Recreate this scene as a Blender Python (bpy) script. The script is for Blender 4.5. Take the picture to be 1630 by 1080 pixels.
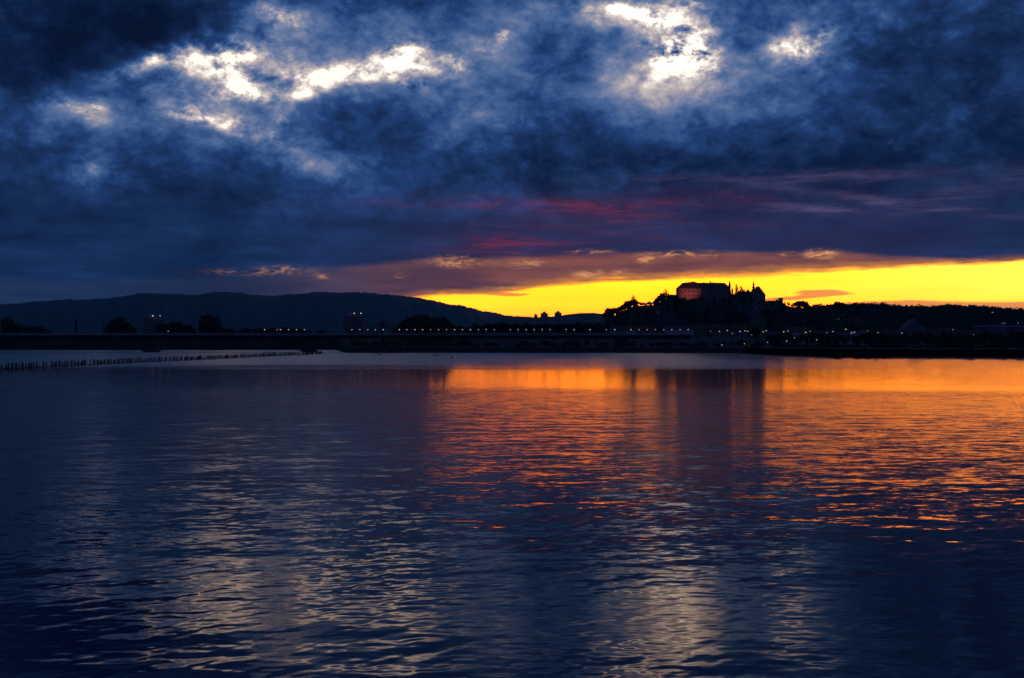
import bpy, math, random
import numpy as np
from mathutils import Vector

random.seed(7)
rng = np.random.default_rng(11)
scene = bpy.context.scene
for _o in list(bpy.data.objects):
    bpy.data.objects.remove(_o)
col = scene.collection
R = math.radians

# ------------------------------------------------------------------ camera
F = 1750.0            # focal length in pixels of the 1630 px wide photograph
CH = 8.0              # the camera's height above the lake
cam_data = bpy.data.cameras.new('camera')
cam_data.sensor_width = 36.0
cam_data.lens = F / 1630.0 * 36.0
cam_data.clip_start = 0.5
cam_data.clip_end = 40000
cam = bpy.data.objects.new('camera', cam_data)
cam.location = (0, 0, CH)
cam.rotation_euler = (R(90), 0, 0)
col.objects.link(cam)
scene.camera = cam

SUN_AZ, SUN_EL = 33.0, 1.2      # degrees; azimuth clockwise from the view axis

# ------------------------------------------------------------------ node helpers
class Nd:
    """A tiny expression layer over shader math nodes."""
    def __init__(self, nt, sock): self.nt, self.s = nt, sock
    def _m(self, op, *a, clamp=False):
        n = self.nt.nodes.new('ShaderNodeMath'); n.operation = op; n.use_clamp = clamp
        for i, v in enumerate(a):
            if isinstance(v, Nd): self.nt.links.new(v.s, n.inputs[i])
            else: n.inputs[i].default_value = float(v)
        return Nd(self.nt, n.outputs[0])
    def __add__(self, o): return self._m('ADD', self, o)
    __radd__ = __add__
    def __sub__(self, o): return self._m('SUBTRACT', self, o)
    def __rsub__(self, o): return self._m('SUBTRACT', o, self)
    def __mul__(self, o): return self._m('MULTIPLY', self, o)
    __rmul__ = __mul__
    def __truediv__(self, o): return self._m('DIVIDE', self, o)
    def f(self, op, *a): return self._m(op, self, *a)
    def clamp(self): return self._m('ADD', self, 0.0, clamp=True)

def math2(nt, op, a, b):
    return Nd(nt, None)._m(op, a, b)

def combine(nt, x, y, z):
    n = nt.nodes.new('ShaderNodeCombineXYZ')
    for i, v in enumerate((x, y, z)):
        if isinstance(v, Nd): nt.links.new(v.s, n.inputs[i])
        else: n.inputs[i].default_value = float(v)
    return n.outputs[0]

def noise(nt, vec, scale, detail=6, rough=0.55, distort=0.0, lac=2.0, color=False):
    n = nt.nodes.new('ShaderNodeTexNoise')
    n.inputs['Scale'].default_value = scale
    n.inputs['Detail'].default_value = detail
    n.inputs['Roughness'].default_value = rough
    n.inputs['Lacunarity'].default_value = lac
    n.inputs['Distortion'].default_value = distort
    nt.links.new(vec, n.inputs['Vector'])
    return n.outputs['Color'] if color else Nd(nt, n.outputs['Fac'])

def smooth(nt, x, a, b, lo=0.0, hi=1.0):
    n = nt.nodes.new('ShaderNodeMapRange'); n.interpolation_type = 'SMOOTHSTEP'
    nt.links.new(x.s, n.inputs['Value'])
    n.inputs['From Min'].default_value = a; n.inputs['From Max'].default_value = b
    n.inputs['To Min'].default_value = lo; n.inputs['To Max'].default_value = hi
    return Nd(nt, n.outputs['Result'])

def ramp(nt, x, stops):
    n = nt.nodes.new('ShaderNodeValToRGB')
    nt.links.new(x.s, n.inputs['Fac'])
    cr = n.color_ramp
    cr.interpolation = 'LINEAR'
    while len(cr.elements) < len(stops): cr.elements.new(0.5)
    for e, (p, c) in zip(cr.elements, stops):
        e.position = p
        e.color = (*c, 1) if len(c) == 3 else c
    return n.outputs['Color']

def pw(nt, x, pts):
    """Piecewise linear function of x through the given points."""
    lo, hi = pts[0][0], pts[-1][0]
    vmin = min(p[1] for p in pts); vmax = max(p[1] for p in pts)
    t = ((x - lo) * (1.0 / (hi - lo))).clamp()
    c = ramp(nt, t, [((a - lo) / (hi - lo), ((v - vmin) / (vmax - vmin),) * 3) for a, v in pts])
    s = nt.nodes.new('ShaderNodeSeparateColor'); nt.links.new(c, s.inputs[0])
    return Nd(nt, s.outputs[0]) * (vmax - vmin) + vmin

def mixc(nt, fac, a, b, mode='MIX'):
    n = nt.nodes.new('ShaderNodeMix'); n.data_type = 'RGBA'; n.blend_type = mode
    n.clamp_factor = True; n.clamp_result = False
    if isinstance(fac, Nd): nt.links.new(fac.s, n.inputs[0])
    else: n.inputs[0].default_value = fac
    for k, v in ((6, a), (7, b)):
        if isinstance(v, tuple): n.inputs[k].default_value = (*v, 1)
        else: nt.links.new(v, n.inputs[k])
    return n.outputs[2]

def scalec(nt, c, k):
    n = nt.nodes.new('ShaderNodeVectorMath'); n.operation = 'SCALE'
    nt.links.new(c, n.inputs[0])
    if isinstance(k, Nd): nt.links.new(k.s, n.inputs['Scale'])
    else: n.inputs['Scale'].default_value = k
    return n.outputs[0]

def azel(px, py):
    az = math.atan((px - 815.0) / F)
    return math.degrees(az), math.degrees(math.atan((540.0 - py) / F * math.cos(az)))

# ------------------------------------------------------------------ world: dusk sky
world = bpy.data.worlds.new('World'); scene.world = world
world.use_nodes = True
nt = world.node_tree
nt.nodes.clear()
tc = nt.nodes.new('ShaderNodeTexCoord')
sep = nt.nodes.new('ShaderNodeSeparateXYZ'); nt.links.new(tc.outputs['Generated'], sep.inputs[0])
X, Y, Z = (Nd(nt, sep.outputs[i]) for i in range(3))
AZ = math2(nt, 'ARCTAN2', X, Y) * 57.29578
EL = Z.f('ARCSINE') * 57.29578
Zc = Z.f('MAXIMUM', 0.0)
LZ = (Zc + 0.05).f('LOGARITHM', math.e)
VS = combine(nt, X * 57.3, Y * 57.3, LZ * 26.0)       # clouds flatten towards the horizon
VR = combine(nt, X * 57.3, Y * 57.3, Z * 85.0)        # rounder billows higher up
VB = combine(nt, X * 57.3, Y * 57.3, LZ * 95.0)       # thin bars of cloud low down

n_big = noise(nt, VR, 0.11, 5, 0.55) - 0.5
n_mid = noise(nt, VR, 0.30, 8, 0.62, 0.6) - 0.5
n_fin = noise(nt, VR, 0.85, 7, 0.68, 0.4) - 0.5
n_str = noise(nt, VS, 0.16, 7, 0.6, 0.3) - 0.5
n_bar = noise(nt, VB, 0.12, 6, 0.55, 0.2) - 0.5
wrp = noise(nt, VR, 0.42, 6, 0.6, 0.0, color=True)
ws = nt.nodes.new('ShaderNodeSeparateColor'); nt.links.new(wrp, ws.inputs[0])
WU = (Nd(nt, ws.outputs[0]) - 0.5) * 3.4
WV = (Nd(nt, ws.outputs[1]) - 0.5) * 2.2
UA = AZ + WU
VA = EL + WV

def make_blob_group():
    g = bpy.data.node_groups.new('soft_patch', 'ShaderNodeTree')
    for nm in ('U', 'V', 'CU', 'CV', 'SU', 'SV', 'Rot', 'Amp'):
        g.interface.new_socket(nm, in_out='INPUT', socket_type='NodeSocketFloat')
    g.interface.new_socket('Value', in_out='OUTPUT', socket_type='NodeSocketFloat')
    gi = g.nodes.new('NodeGroupInput'); go = g.nodes.new('NodeGroupOutput')
    s = {k: Nd(g, gi.outputs[k]) for k in ('U', 'V', 'CU', 'CV', 'SU', 'SV', 'Rot', 'Amp')}
    du = s['U'] - s['CU']; dv = s['V'] - s['CV']
    c = s['Rot'].f('COSINE'); sn = s['Rot'].f('SINE')
    a = (du * c + dv * sn) / s['SU']
    b = (dv * c - du * sn) / s['SV']
    e = ((a * a + b * b) * -1.0).f('MAXIMUM', -30.0)
    out = math2(g, 'POWER', math.e, e) * s['Amp']
    g.links.new(out.s, go.inputs[0])
    return g
BLOB = make_blob_group()

def patches(lst, U, V):
    tot = None
    for (px, py, sx, sy, amp, rot) in lst:
        cu, cv = azel(px, py)
        n = nt.nodes.new('ShaderNodeGroup'); n.node_tree = BLOB
        nt.links.new(U.s, n.inputs['U']); nt.links.new(V.s, n.inputs['V'])
        k = 57.3 / F
        for nm, v in (('CU', cu), ('CV', cv), ('SU', sx * k), ('SV', sy * k), ('Rot', R(rot)), ('Amp', amp)):
            n.inputs[nm].default_value = v
        o = Nd(nt, n.outputs[0])
        tot = o if tot is None else tot + o
    return tot

SOFT = [
    (470, 120, 320, 58, 0.12, 6), (700, 215, 260, 80, 0.05, 0), (1080, 150, 220, 60, 0.06, 0), (200, 215, 170, 50, 0.04, 0),  # px, py, half width, half height, amount, turn (degrees): broad light and dark in the cloud deck
    (160, 70, 240, 85, -0.34, 8), (60, 20, 200, 70, -0.10, 0),
    (640, 95, 130, 30, -0.16, 4), (600, 40, 200, 30, -0.02, 0),
    (900, 70, 75, 55, -0.14, 0), (1190, 60, 45, 60, -0.12, 0),
    (1440, 100, 130, 60, -0.12, 10), (1560, 130, 160, 90, -0.10, 10),
    (1000, 260, 420, 70, -0.10, -6), (1400, 230, 330, 60, -0.11, -4), (300, 300, 130, 40, -0.10, 0),
    (240, 150, 55, 32, -0.10, 0), (430, 128, 38, 18, -0.30, 0), (560, 175, 120, 22, -0.10, 0), (720, 230, 160, 50, -0.04, 0),
    (350, 140, 260, 60, 0.10, 10), (560, 120, 260, 50, 0.08, 8), (430, 230, 220, 45, 0.10, -15), (750, 190, 90, 60, 0.06, 0),
    (1080, 110, 130, 90, 0.20, 0), (1290, 75, 80, 45, 0.12, 25), (450, 30, 60, 40, 0.20, 0), (990, 20, 130, 26, 0.22, 0),
    (820, 120, 45, 60, 0.10, 0), (840, 20, 50, 16, 0.12, 0), (120, 180, 80, 28, 0.16, 0), (650, 270, 160, 60, 0.05, 0),
    (150, 270, 60, 25, 0.12, 0), (1300, 150, 130, 36, 0.10, 15), (1050, 165, 170, 26, 0.07, 0),
]
GAPS = [  # torn openings with bright sky behind them
    (448, 24, 30, 15, 0.82, -15), (350, 93, 48, 20, 0.67, 12), (380, 88, 28, 24, 0.53, 0), (245, 92, 30, 8, 0.47, 20),
    (395, 143, 40, 11, 0.73, -25), (372, 150, 34, 9, 0.47, 0), (505, 126, 38, 15, 0.86, 14), (470, 150, 20, 8, 0.65, 0),
    (560, 112, 50, 11, 0.53, 0), (645, 88, 44, 17, 0.86, 16), (625, 105, 12, 14, 0.52, 0), (722, 105, 22, 11, 0.73, -20),
    (650, 130, 26, 10, 0.65, -15), (678, 133, 12, 6, 0.60, 0), (118, 172, 34, 8, 0.40, 0), (100, 168, 14, 9, 0.31, -40), (150, 172, 14, 6, 0.26, 0),
    (300, 182, 40, 8, 0.52, -6), (355, 195, 34, 10, 0.50, -12), (308, 170, 16, 8, 0.39, 0), (455, 190, 12, 8, 0.73, 0),
    (140, 272, 20, 13, 0.39, 0), (800, 55, 12, 9, 0.80, 0),
    (1085, 85, 46, 24, 1.35, -14), (1105, 60, 45, 32, 0.66, 0), (1118, 98, 26, 12, 1.00, -25), (1060, 92, 26, 16, 0.80, 0), (1040, 28, 26, 16, 1.20, -30), (980, 14, 44, 10, 1.00, 0), (1095, 8, 36, 9, 0.80, 0),
    (1275, 75, 34, 20, 0.88, -10), (1315, 48, 22, 10, 0.72, 35), (440, 225, 60, 10, 0.19, -25), (1060, 122, 50, 8, 0.35, 0),
]
HALO = [
    (300, 92, 120, 17, 0.46, 15), (365, 100, 80, 26, 0.42, 5), (440, 120, 90, 16, 0.34, 0), (575, 116, 110, 15, 0.46, 8), (690, 110, 60, 22, 0.40, -10), (210, 112, 70, 12, 0.26, 25), (385, 205, 110, 16, 0.30, -22),  # thinner cloud round the openings
    (360, 105, 110, 42, 0.50, 14), (250, 98, 60, 18, 0.30, 22), (395, 145, 70, 22, 0.35, -18), (520, 125, 90, 26, 0.45, 14), (665, 100, 85, 34, 0.50, 8), (120, 178, 66, 20, 0.42, 0), (340, 195, 90, 22, 0.35, -16),
    (450, 26, 50, 26, 0.40, 0), (1085, 85, 85, 60, 0.45, 0), (1010, 22, 110, 26, 0.45, -8), (1285, 70, 60, 36, 0.38, 20), (440, 225, 110, 24, 0.26, -22), (145, 275, 46, 26, 0.24, 0), (800, 70, 60, 30, 0.30, 20), (1060, 140, 120, 16, 0.20, 0),
    (590, 30, 90, 14, 0.16, 0), (745, 190, 70, 44, 0.16, 0),
]
soft = patches(SOFT, AZ + WU * 1.0, EL + WV * 1.0)
gaps = patches(GAPS, AZ + WU * 0.55, EL + WV * 0.50)
halo = patches(HALO, AZ + WU * 0.8, EL + WV * 0.7)
base = pw(nt, EL, [(-5, 0.22), (0, 0.22), (3, 0.24), (5, 0.25), (7, 0.27), (9, 0.30), (11, 0.37), (14, 0.40), (18, 0.36), (30, 0.34), (90, 0.32)])
hi = smooth(nt, EL, 4.0, 9.0)
n_grain = noise(nt, VR, 2.1, 5, 0.65, 0.0) - 0.5
n_tear = noise(nt, VR, 0.62, 9, 0.68, 0.15) - 0.5
L = base + 0.02 + soft + n_big * (hi * 0.26 + 0.06) + n_mid * (hi * 0.40 + 0.04) + n_fin * (hi * 0.30) + n_grain * (hi * 0.07) + n_str * ((1.0 - hi) * 0.40 + 0.08) + n_bar * ((1.0 - hi) * 0.22 + 0.03)
billow = noise(nt, VR, 0.34, 5, 0.55, 0.35).f('SUBTRACT', 0.5).f('ABSOLUTE') + noise(nt, VR, 0.95, 5, 0.6, 0.2).f('SUBTRACT', 0.5).f('ABSOLUTE') * 0.55
L = L + (billow - 0.11) * (hi * 0.62 + 0.05)
L = L + gaps * (0.25 + n_tear * 2.3 + n_grain * 0.8) + halo * (0.40 + n_mid * 1.0 + n_tear * 1.3)
L = math2(nt, 'MINIMUM', L, smooth(nt, AZ, -9.0, 4.0, 1.13, 1.6))     # the openings away from the sun are less fierce
cloud = ramp(nt, (L * (1.0 / 1.5)).clamp(), [
    (0.00, (0.0020, 0.0065, 0.026)), (0.10, (0.0045, 0.014, 0.055)), (0.18, (0.0092, 0.028, 0.092)),
    (0.26, (0.0165, 0.053, 0.182)), (0.33, (0.041, 0.100, 0.265)), (0.40, (0.090, 0.158, 0.330)),
    (0.47, (0.19, 0.235, 0.39)), (0.53, (0.37, 0.345, 0.42)), (0.61, (0.64, 0.55, 0.54)),
    (0.70, (1.05, 0.95, 0.85)), (0.82, (1.5, 1.36, 1.18)), (1.00, (2.8, 2.5, 2.1))])

# the clear strip under the cloud deck, where the sun has gone down
def el_at(px, py): return azel(px, py)
edge_pts = [(-60, -3.0), (-20, -1.0)] + [el_at(px, py) for px, py in
            ((560, 480), (640, 474), (700, 467), (800, 463), (850, 455), (950, 447), (1060, 441), (1200, 432), (1330, 426), (1480, 421), (1620, 413))] + [(32, 4.6), (45, 4.4), (60, 2.5), (75, -2.0)]
EDGE = pw(nt, AZ, edge_pts)
n_rag = noise(nt, VS, 0.75, 6, 0.65, 0.3) - 0.5
below = EDGE - EL + n_bar * 0.70 + n_str * 0.30 + n_rag * 0.30
strip = smooth(nt, below, -0.10, 0.16)
# small clouds lying in the strip
low_cl = patches([(820, 458, 60, 5, 0.8, 3), (815, 469, 36, 3, 0.8, 0), (745, 466, 50, 4, 0.8, 0), (1310, 466, 45, 5, 0.85, 0), (1280, 474, 60, 3, 0.6, 4), (1420, 484, 85, 6, 0.85, 0), (1600, 487, 80, 6, 0.9, 0), (1500, 489, 60, 3, 0.6, 0),
                  (1240, 477, 40, 3, 0.5, 0)], AZ + WU * 0.35, EL + WV * 0.10)
low_cl = smooth(nt, low_cl + n_str * 0.7, 0.32, 0.62) * 0.8
glow = ramp(nt, (EL * (1.0 / 6.0)).clamp(), [
    (0.0, (3.0, 0.56, 0.03)), (0.18, (3.7, 0.74, 0.03)), (0.30, (4.2, 0.98, 0.008)), (0.48, (4.2, 1.18, 0.004)), (0.70, (4.0, 1.18, 0.03)), (1.0, (3.4, 1.05, 0.08))])
pale = smooth(nt, AZ, 9.0, 27.0)
glow = mixc(nt, pale * 0.9, glow, mixc(nt, smooth(nt, EL, 1.2, 2.6), (3.1, 0.86, 0.05), (3.9, 1.30, 0.11)))
sky = nt.nodes.new('ShaderNodeTexSky'); sky.sky_type = 'NISHITA'; sky.sun_disc = False
sky.sun_elevation = R(SUN_EL); sky.sun_rotation = R(SUN_AZ); sky.air_density = 2.0; sky.dust_density = 3.0
clear = mixc(nt, 1.0, glow, scalec(nt, sky.outputs[0], 0.02), 'ADD')
clear = scalec(nt, clear, n_str * 0.5 + n_bar * 0.35 + 1.20)
clear = mixc(nt, low_cl, clear, mixc(nt, pale, (0.52, 0.20, 0.060), (0.46, 0.25, 0.130)))

# the deck's underside warmed from below, close to the strip
warm_az = smooth(nt, AZ, -17.0, 3.0) * (1.0 - smooth(nt, AZ, 17.0, 26.0, 0.0, 0.45))
top = pw(nt, AZ, [(-40, 3.2)] + [el_at(px, py) for px, py in ((100, 446), (330, 432), (520, 425), (690, 408), (800, 405), (1000, 400), (1150, 399), (1330, 400), (1480, 408), (1620, 411))] + [(40, 4.6)])
hb = (top - EL + n_bar * 0.5 + n_str * 0.25)
under = smooth(nt, hb, -0.05, 0.35)
under_col = mixc(nt, warm_az, (0.040, 0.056, 0.105), mixc(nt, smooth(nt, n_str + n_bar * 0.6, -0.22, 0.22), (0.19, 0.062, 0.052), (0.50, 0.160, 0.070)))
cloud = mixc(nt, under * (warm_az * 0.62 + 0.32), cloud, under_col)
mauve = smooth(nt, EL, 9.0, 3.6) * warm_az
cloud = mixc(nt, mauve * 0.27, cloud, (0.060, 0.030, 0.095))
reds = patches([(960, 335, 150, 15, 0.9, 5), (975, 348, 45, 6, 0.8, 8), (810, 387, 80, 11, 1.1, 0), (900, 325, 260, 14, 0.6, 0), (830, 402, 140, 9, 0.5, 0), (1030, 370, 200, 22, 0.35, 0)], AZ + WU * 0.5, EL + WV * 0.25)
n_thin = noise(nt, VB, 0.34, 6, 0.62, 0.5)
n_thin2 = noise(nt, VB, 0.20, 7, 0.66, 0.9)
stripe = smooth(nt, n_thin2, 0.46, 0.66)
cloud = mixc(nt, (reds.clamp() * (stripe * 0.8 + 0.18)).clamp() * 0.56, cloud, (0.30, 0.034, 0.060))
lil = patches([(1300, 333, 90, 7, 0.9, -4), (1420, 322, 170, 7, 0.7, -10), (1330, 283, 160, 10, 0.55, 0), (1560, 300, 110, 16, 0.5, 12), (1030, 285, 120, 8, 0.3, 0)], AZ + WU * 0.5, EL + WV * 0.25)
cloud = mixc(nt, (lil.clamp() * (smooth(nt, n_thin, 0.40, 0.66) * 0.9 + 0.25)).clamp() * 0.62, cloud, (0.135, 0.098, 0.215))
# ragged lit rims
rims = patches([(452, 429, 32, 4.5, 1.0, 0), (400, 434, 60, 4, 0.55, 0), (515, 440, 12, 4, 0.7, 0), (730, 417, 36, 8, 0.95, 0), (640, 441, 10, 5, 0.8, 0), (840, 420, 28, 6, 0.6, 0), (940, 438, 26, 6, 0.95, 0), (985, 433, 22, 3, 0.9, 0), (1095, 405, 50, 4, 0.95, 0), (1027, 413, 12, 6, 0.85, 0),
                (1305, 405, 22, 6, 1.0, 0), (1250, 405, 10, 3, 0.8, 0), (820, 458, 34, 3.5, 0.9, 0), (940, 401, 26, 3, 0.6, 0), (1580, 416, 60, 3, 0.6, 0)], AZ + WU * 0.12, EL + WV * 0.06)
n_rim = noise(nt, VS, 0.95, 4, 0.6, 0.5) - 0.5
curl = smooth(nt, n_rim.f('ABSOLUTE') + n_rag * 0.12, 0.120, -0.01)
rimf = (rims * 1.15).clamp() * (curl * smooth(nt, n_grain + n_rag, -0.22, 0.16) * 0.85 + smooth(nt, n_rag, -0.08, 0.22) * 0.28).clamp()
cloud = mixc(nt, rimf * 0.9, cloud, mixc(nt, warm_az, (0.62, 0.28, 0.14), (1.35, 0.60, 0.20)))
final = mixc(nt, strip, cloud, clear)
# ragged bright hem of the deck right at the strip
hem = smooth(nt, below, -0.34, 0.02) * (1.0 - smooth(nt, below, 0.02, 0.22))
final = mixc(nt, hem * 0.62 * warm_az, final, (0.90, 0.34, 0.045))
ground_mix = smooth(nt, EL, -0.3, -2.0)
final = mixc(nt, ground_mix, final, (0.004, 0.010, 0.030))
bg = nt.nodes.new('ShaderNodeBackground'); nt.links.new(final, bg.inputs['Color']); bg.inputs['Strength'].default_value = 1.0
wo = nt.nodes.new('ShaderNodeOutputWorld'); nt.links.new(bg.outputs[0], wo.inputs['Surface'])
world.cycles.sampling_method = 'MANUAL'
world.cycles.sample_map_resolution = 2048

# ------------------------------------------------------------------ sun: the last of it, behind the ridge
sl = bpy.data.lights.new('sun', 'SUN'); sl.energy = 0.04; sl.angle = R(2.0); sl.color = (1.0, 0.55, 0.25)
sun = bpy.data.objects.new('sun', sl); col.objects.link(sun)
sd = Vector((math.sin(R(SUN_AZ)) * math.cos(R(SUN_EL)), math.cos(R(SUN_AZ)) * math.cos(R(SUN_EL)), math.sin(R(SUN_EL))))
sun.rotation_euler = sd.to_track_quat('Z', 'Y').to_euler()
sun.location = (300, 200, 60)

scene.view_settings.view_transform = 'Standard'
scene.view_settings.look = 'None'
scene.view_settings.exposure = 0.0
scene.view_settings.gamma = 1.0
scene.view_settings.use_curve_mapping = False
scene.render.engine = 'CYCLES'
scene.cycles.use_denoising = True
scene.cycles.denoiser = 'OPENIMAGEDENOISE'
scene.cycles.denoising_prefilter = 'ACCURATE'
scene.cycles.max_bounces = 6
scene.cycles.volume_bounces = 0
scene.cycles.sample_clamp_indirect = 6.0
scene.cycles.caustics_reflective = False
scene.cycles.caustics_refractive = False

# ------------------------------------------------------------------ object helpers
def tag(o, label=None, cat=None, group=None, kind=None):
    if label: o['label'] = label
    if cat: o['category'] = cat
    if group: o['group'] = group
    if kind: o['kind'] = kind
    return o

def empty(name, loc, rz=0.0, scale=None):
    o = bpy.data.objects.new(name, None)
    o.empty_display_size = 0.5
    o.location = loc; o.rotation_euler = (0, 0, rz)
    if scale: o.scale = scale
    col.objects.link(o)
    return o

def link(name, me, parent=None):
    o = bpy.data.objects.new(name, me)
    col.objects.link(o)
    if parent is not None: o.parent = parent
    return o

def mesh(name, v, f, mats, smooth_=False, fm=None):
    me = bpy.data.meshes.new(name)
    me.from_pydata([tuple(p) for p in v], [], [tuple(p) for p in f])
    for m in (mats if isinstance(mats, (list, tuple)) else [mats]): me.materials.append(m)
    if fm: me.polygons.foreach_set('material_index', fm)
    if smooth_: me.polygons.foreach_set('use_smooth', [True] * len(me.polygons))
    me.update()
    return me

def copy_tree(o, parent=None):
    c = o.copy(); col.objects.link(c)
    c.parent = parent
    for ch in o.children: copy_tree(ch, c)
    return c

class MB:
    def __init__(self): self.v, self.f = [], []
    def box(self, x0, x1, y0, y1, z0, z1):
        b = len(self.v)
        self.v += [(x0, y0, z0), (x1, y0, z0), (x1, y1, z0), (x0, y1, z0), (x0, y0, z1), (x1, y0, z1), (x1, y1, z1), (x0, y1, z1)]
        self.f += [tuple(b + i for i in q) for q in ((3, 2, 1, 0), (4, 5, 6, 7), (0, 1, 5, 4), (1, 2, 6, 5), (2, 3, 7, 6), (3, 0, 4, 7))]
        return self
    def tube(self, p0, p1, r0, r1, n=8, cap=True):
        p0, p1 = Vector(p0), Vector(p1)
        d = (p1 - p0).normalized()
        a = d.orthogonal().normalized(); c = d.cross(a)
        b = len(self.v)
        for p, r in ((p0, r0), (p1, r1)):
            for i in range(n):
                t = 2 * math.pi * i / n
                self.v.append(tuple(p + (a * math.cos(t) + c * math.sin(t)) * r))
        for i in range(n):
            j = (i + 1) % n
            self.f.append((b + i, b + j, b + n + j, b + n + i))
        if cap:
            self.f.append(tuple(b + i for i in reversed(range(n))))
            self.f.append(tuple(b + n + i for i in range(n)))
        return self
    def lathe(self, prof, cx=0, cy=0, n=12):
        b = len(self.v)
        for (r, z) in prof:
            for i in range(n):
                t = 2 * math.pi * i / n
                self.v.append((cx + r * math.cos(t), cy + r * math.sin(t), z))
        for k in range(len(prof) - 1):
            for i in range(n):
                j = (i + 1) % n
                self.f.append((b + k * n + i, b + k * n + j, b + (k + 1) * n + j, b + (k + 1) * n + i))
        self.f.append(tuple(b + i for i in reversed(range(n))))
        self.f.append(tuple(b + (len(prof) - 1) * n + i for i in range(n)))
        return self
    def prism(self, poly, axis, a0, a1):
        """poly: list of (u, z); extruded along x (axis 'x': u is y) or y (axis 'y': u is x)."""
        b = len(self.v); n = len(poly)
        for a in (a0, a1):
            for (u, z) in poly: self.v.append((a, u, z) if axis == 'x' else (u, a, z))
        for i in range(n):
            j = (i + 1) % n
            self.f.append((b + i, b + j, b + n + j, b + n + i))
        self.f.append(tuple(b + i for i in reversed(range(n))))
        self.f.append(tuple(b + n + i for i in range(n)))
        return self
    def me(self, name, mat, smooth_=False): return mesh(name, self.v, self.f, mat, smooth_)
    def obj(self, name, mat, parent=None, smooth_=False): return link(name, self.me(name, mat, smooth_), parent)

def pxX(px, d): return (px - 815.0) / F * d
def pyZ(py, d): return CH + (540.0 - py) / F * d

# ------------------------------------------------------------------ materials
def mat(name, c, rough=0.85, var=0.35, scale=0.5, spec=0.3, metal=0.0, c2=None):
    m = bpy.data.materials.new(name); m.use_nodes = True
    t = m.node_tree; b = t.nodes['Principled BSDF']
    tcn = t.nodes.new('ShaderNodeTexCoord')
    n = noise(t, tcn.outputs['Object'], scale, 5, 0.6)
    lo = tuple(v * (1 - var) for v in c); hi_ = c2 or tuple(min(1, v * (1 + var)) for v in c)
    t.links.new(mixc(t, smooth(t, n, 0.3, 0.7), lo, hi_), b.inputs['Base Color'])
    b.inputs['Roughness'].default_value = rough
    b.inputs['Specular IOR Level'].default_value = spec
    b.inputs['Metallic'].default_value = metal
    return m

def glow_mat(name, c, k):
    m = bpy.data.materials.new(name); m.use_nodes = True
    t = m.node_tree; b = t.nodes['Principled BSDF']
    b.inputs['Base Color'].default_value = (0.8, 0.8, 0.75, 1)
    oi = t.nodes.new('ShaderNodeObjectInfo')
    rnd = Nd(t, oi.outputs['Random'])
    t.links.new(mixc(t, rnd, c, (c[0], c[1] * 0.82, c[2] * 0.55)), b.inputs['Emission Color'])
    t.links.new((rnd * (0.9 * k) + 0.45 * k).s, b.inputs['Emission Strength'])
    m.cycles.emission_sampling = 'NONE'
    return m

M = {}
M['leaf'] = mat('leaf_green', (0.040, 0.055, 0.018), 0.8, 0.5, 0.8)
M['leaf_dark'] = mat('leaf_dark', (0.030, 0.042, 0.016), 0.8, 0.45, 0.8)
M['conifer'] = mat('conifer_green', (0.022, 0.036, 0.016), 0.8, 0.4, 1.0)
M['bark'] = mat('bark', (0.06, 0.045, 0.032), 0.9, 0.4, 2.0)
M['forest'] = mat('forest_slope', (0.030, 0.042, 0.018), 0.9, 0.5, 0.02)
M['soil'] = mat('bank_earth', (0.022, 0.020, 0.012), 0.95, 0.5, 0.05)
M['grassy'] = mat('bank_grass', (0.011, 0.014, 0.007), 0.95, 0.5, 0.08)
M['asphalt'] = mat('asphalt', (0.05, 0.05, 0.052), 0.9, 0.2, 0.6)
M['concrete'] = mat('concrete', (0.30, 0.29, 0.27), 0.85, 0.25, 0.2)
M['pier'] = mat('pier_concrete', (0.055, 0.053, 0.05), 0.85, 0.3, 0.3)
M['wood'] = mat('weathered_wood', (0.11, 0.085, 0.065), 0.9, 0.4, 3.0)
M['steel'] = mat('galvanised_steel', (0.22, 0.22, 0.23), 0.5, 0.2, 1.0, 0.5, 0.7)
M['cable'] = mat('cable_sheath', (0.09, 0.09, 0.095), 0.6, 0.2, 1.0)
M['pink'] = mat('pink_plaster', (0.46, 0.15, 0.12), 0.9, 0.3, 0.12)
M['ochre'] = mat('ochre_plaster', (0.20, 0.14, 0.09), 0.9, 0.3, 0.15)
M['white'] = mat('white_plaster', (0.42, 0.42, 0.44), 0.9, 0.15, 0.2)
M['greyplaster'] = mat('grey_plaster', (0.13, 0.125, 0.13), 0.9, 0.25, 0.2)
M['stone'] = mat('old_stone', (0.11, 0.10, 0.09), 0.95, 0.35, 0.3)
M['tile'] = mat('clay_tile', (0.15, 0.050, 0.032), 0.9, 0.35, 0.5)
M['slate'] = mat('dark_slate', (0.055, 0.055, 0.062), 0.7, 0.3, 0.5)
M['copper'] = mat('spire_copper', (0.07, 0.10, 0.09), 0.7, 0.3, 0.5)
M['sheet'] = mat('sheet_metal_roof', (0.40, 0.41, 0.44), 0.5, 0.15, 0.3, 0.5)
M['glass'] = mat('window_glass', (0.018, 0.02, 0.024), 0.12, 0.2, 1.0, 0.6)
M['frame'] = mat('window_frame', (0.40, 0.39, 0.37), 0.7, 0.1, 2.0)
M['lamp'] = glow_mat('lamp_light', (1.0, 0.89, 0.70), 0.72)
M['lamp_dim'] = glow_mat('dim_lamp_light', (1.0, 0.86, 0.66), 0.50)
M['beacon'] = glow_mat('roof_light', (0.95, 0.95, 1.0), 1.0)

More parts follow.
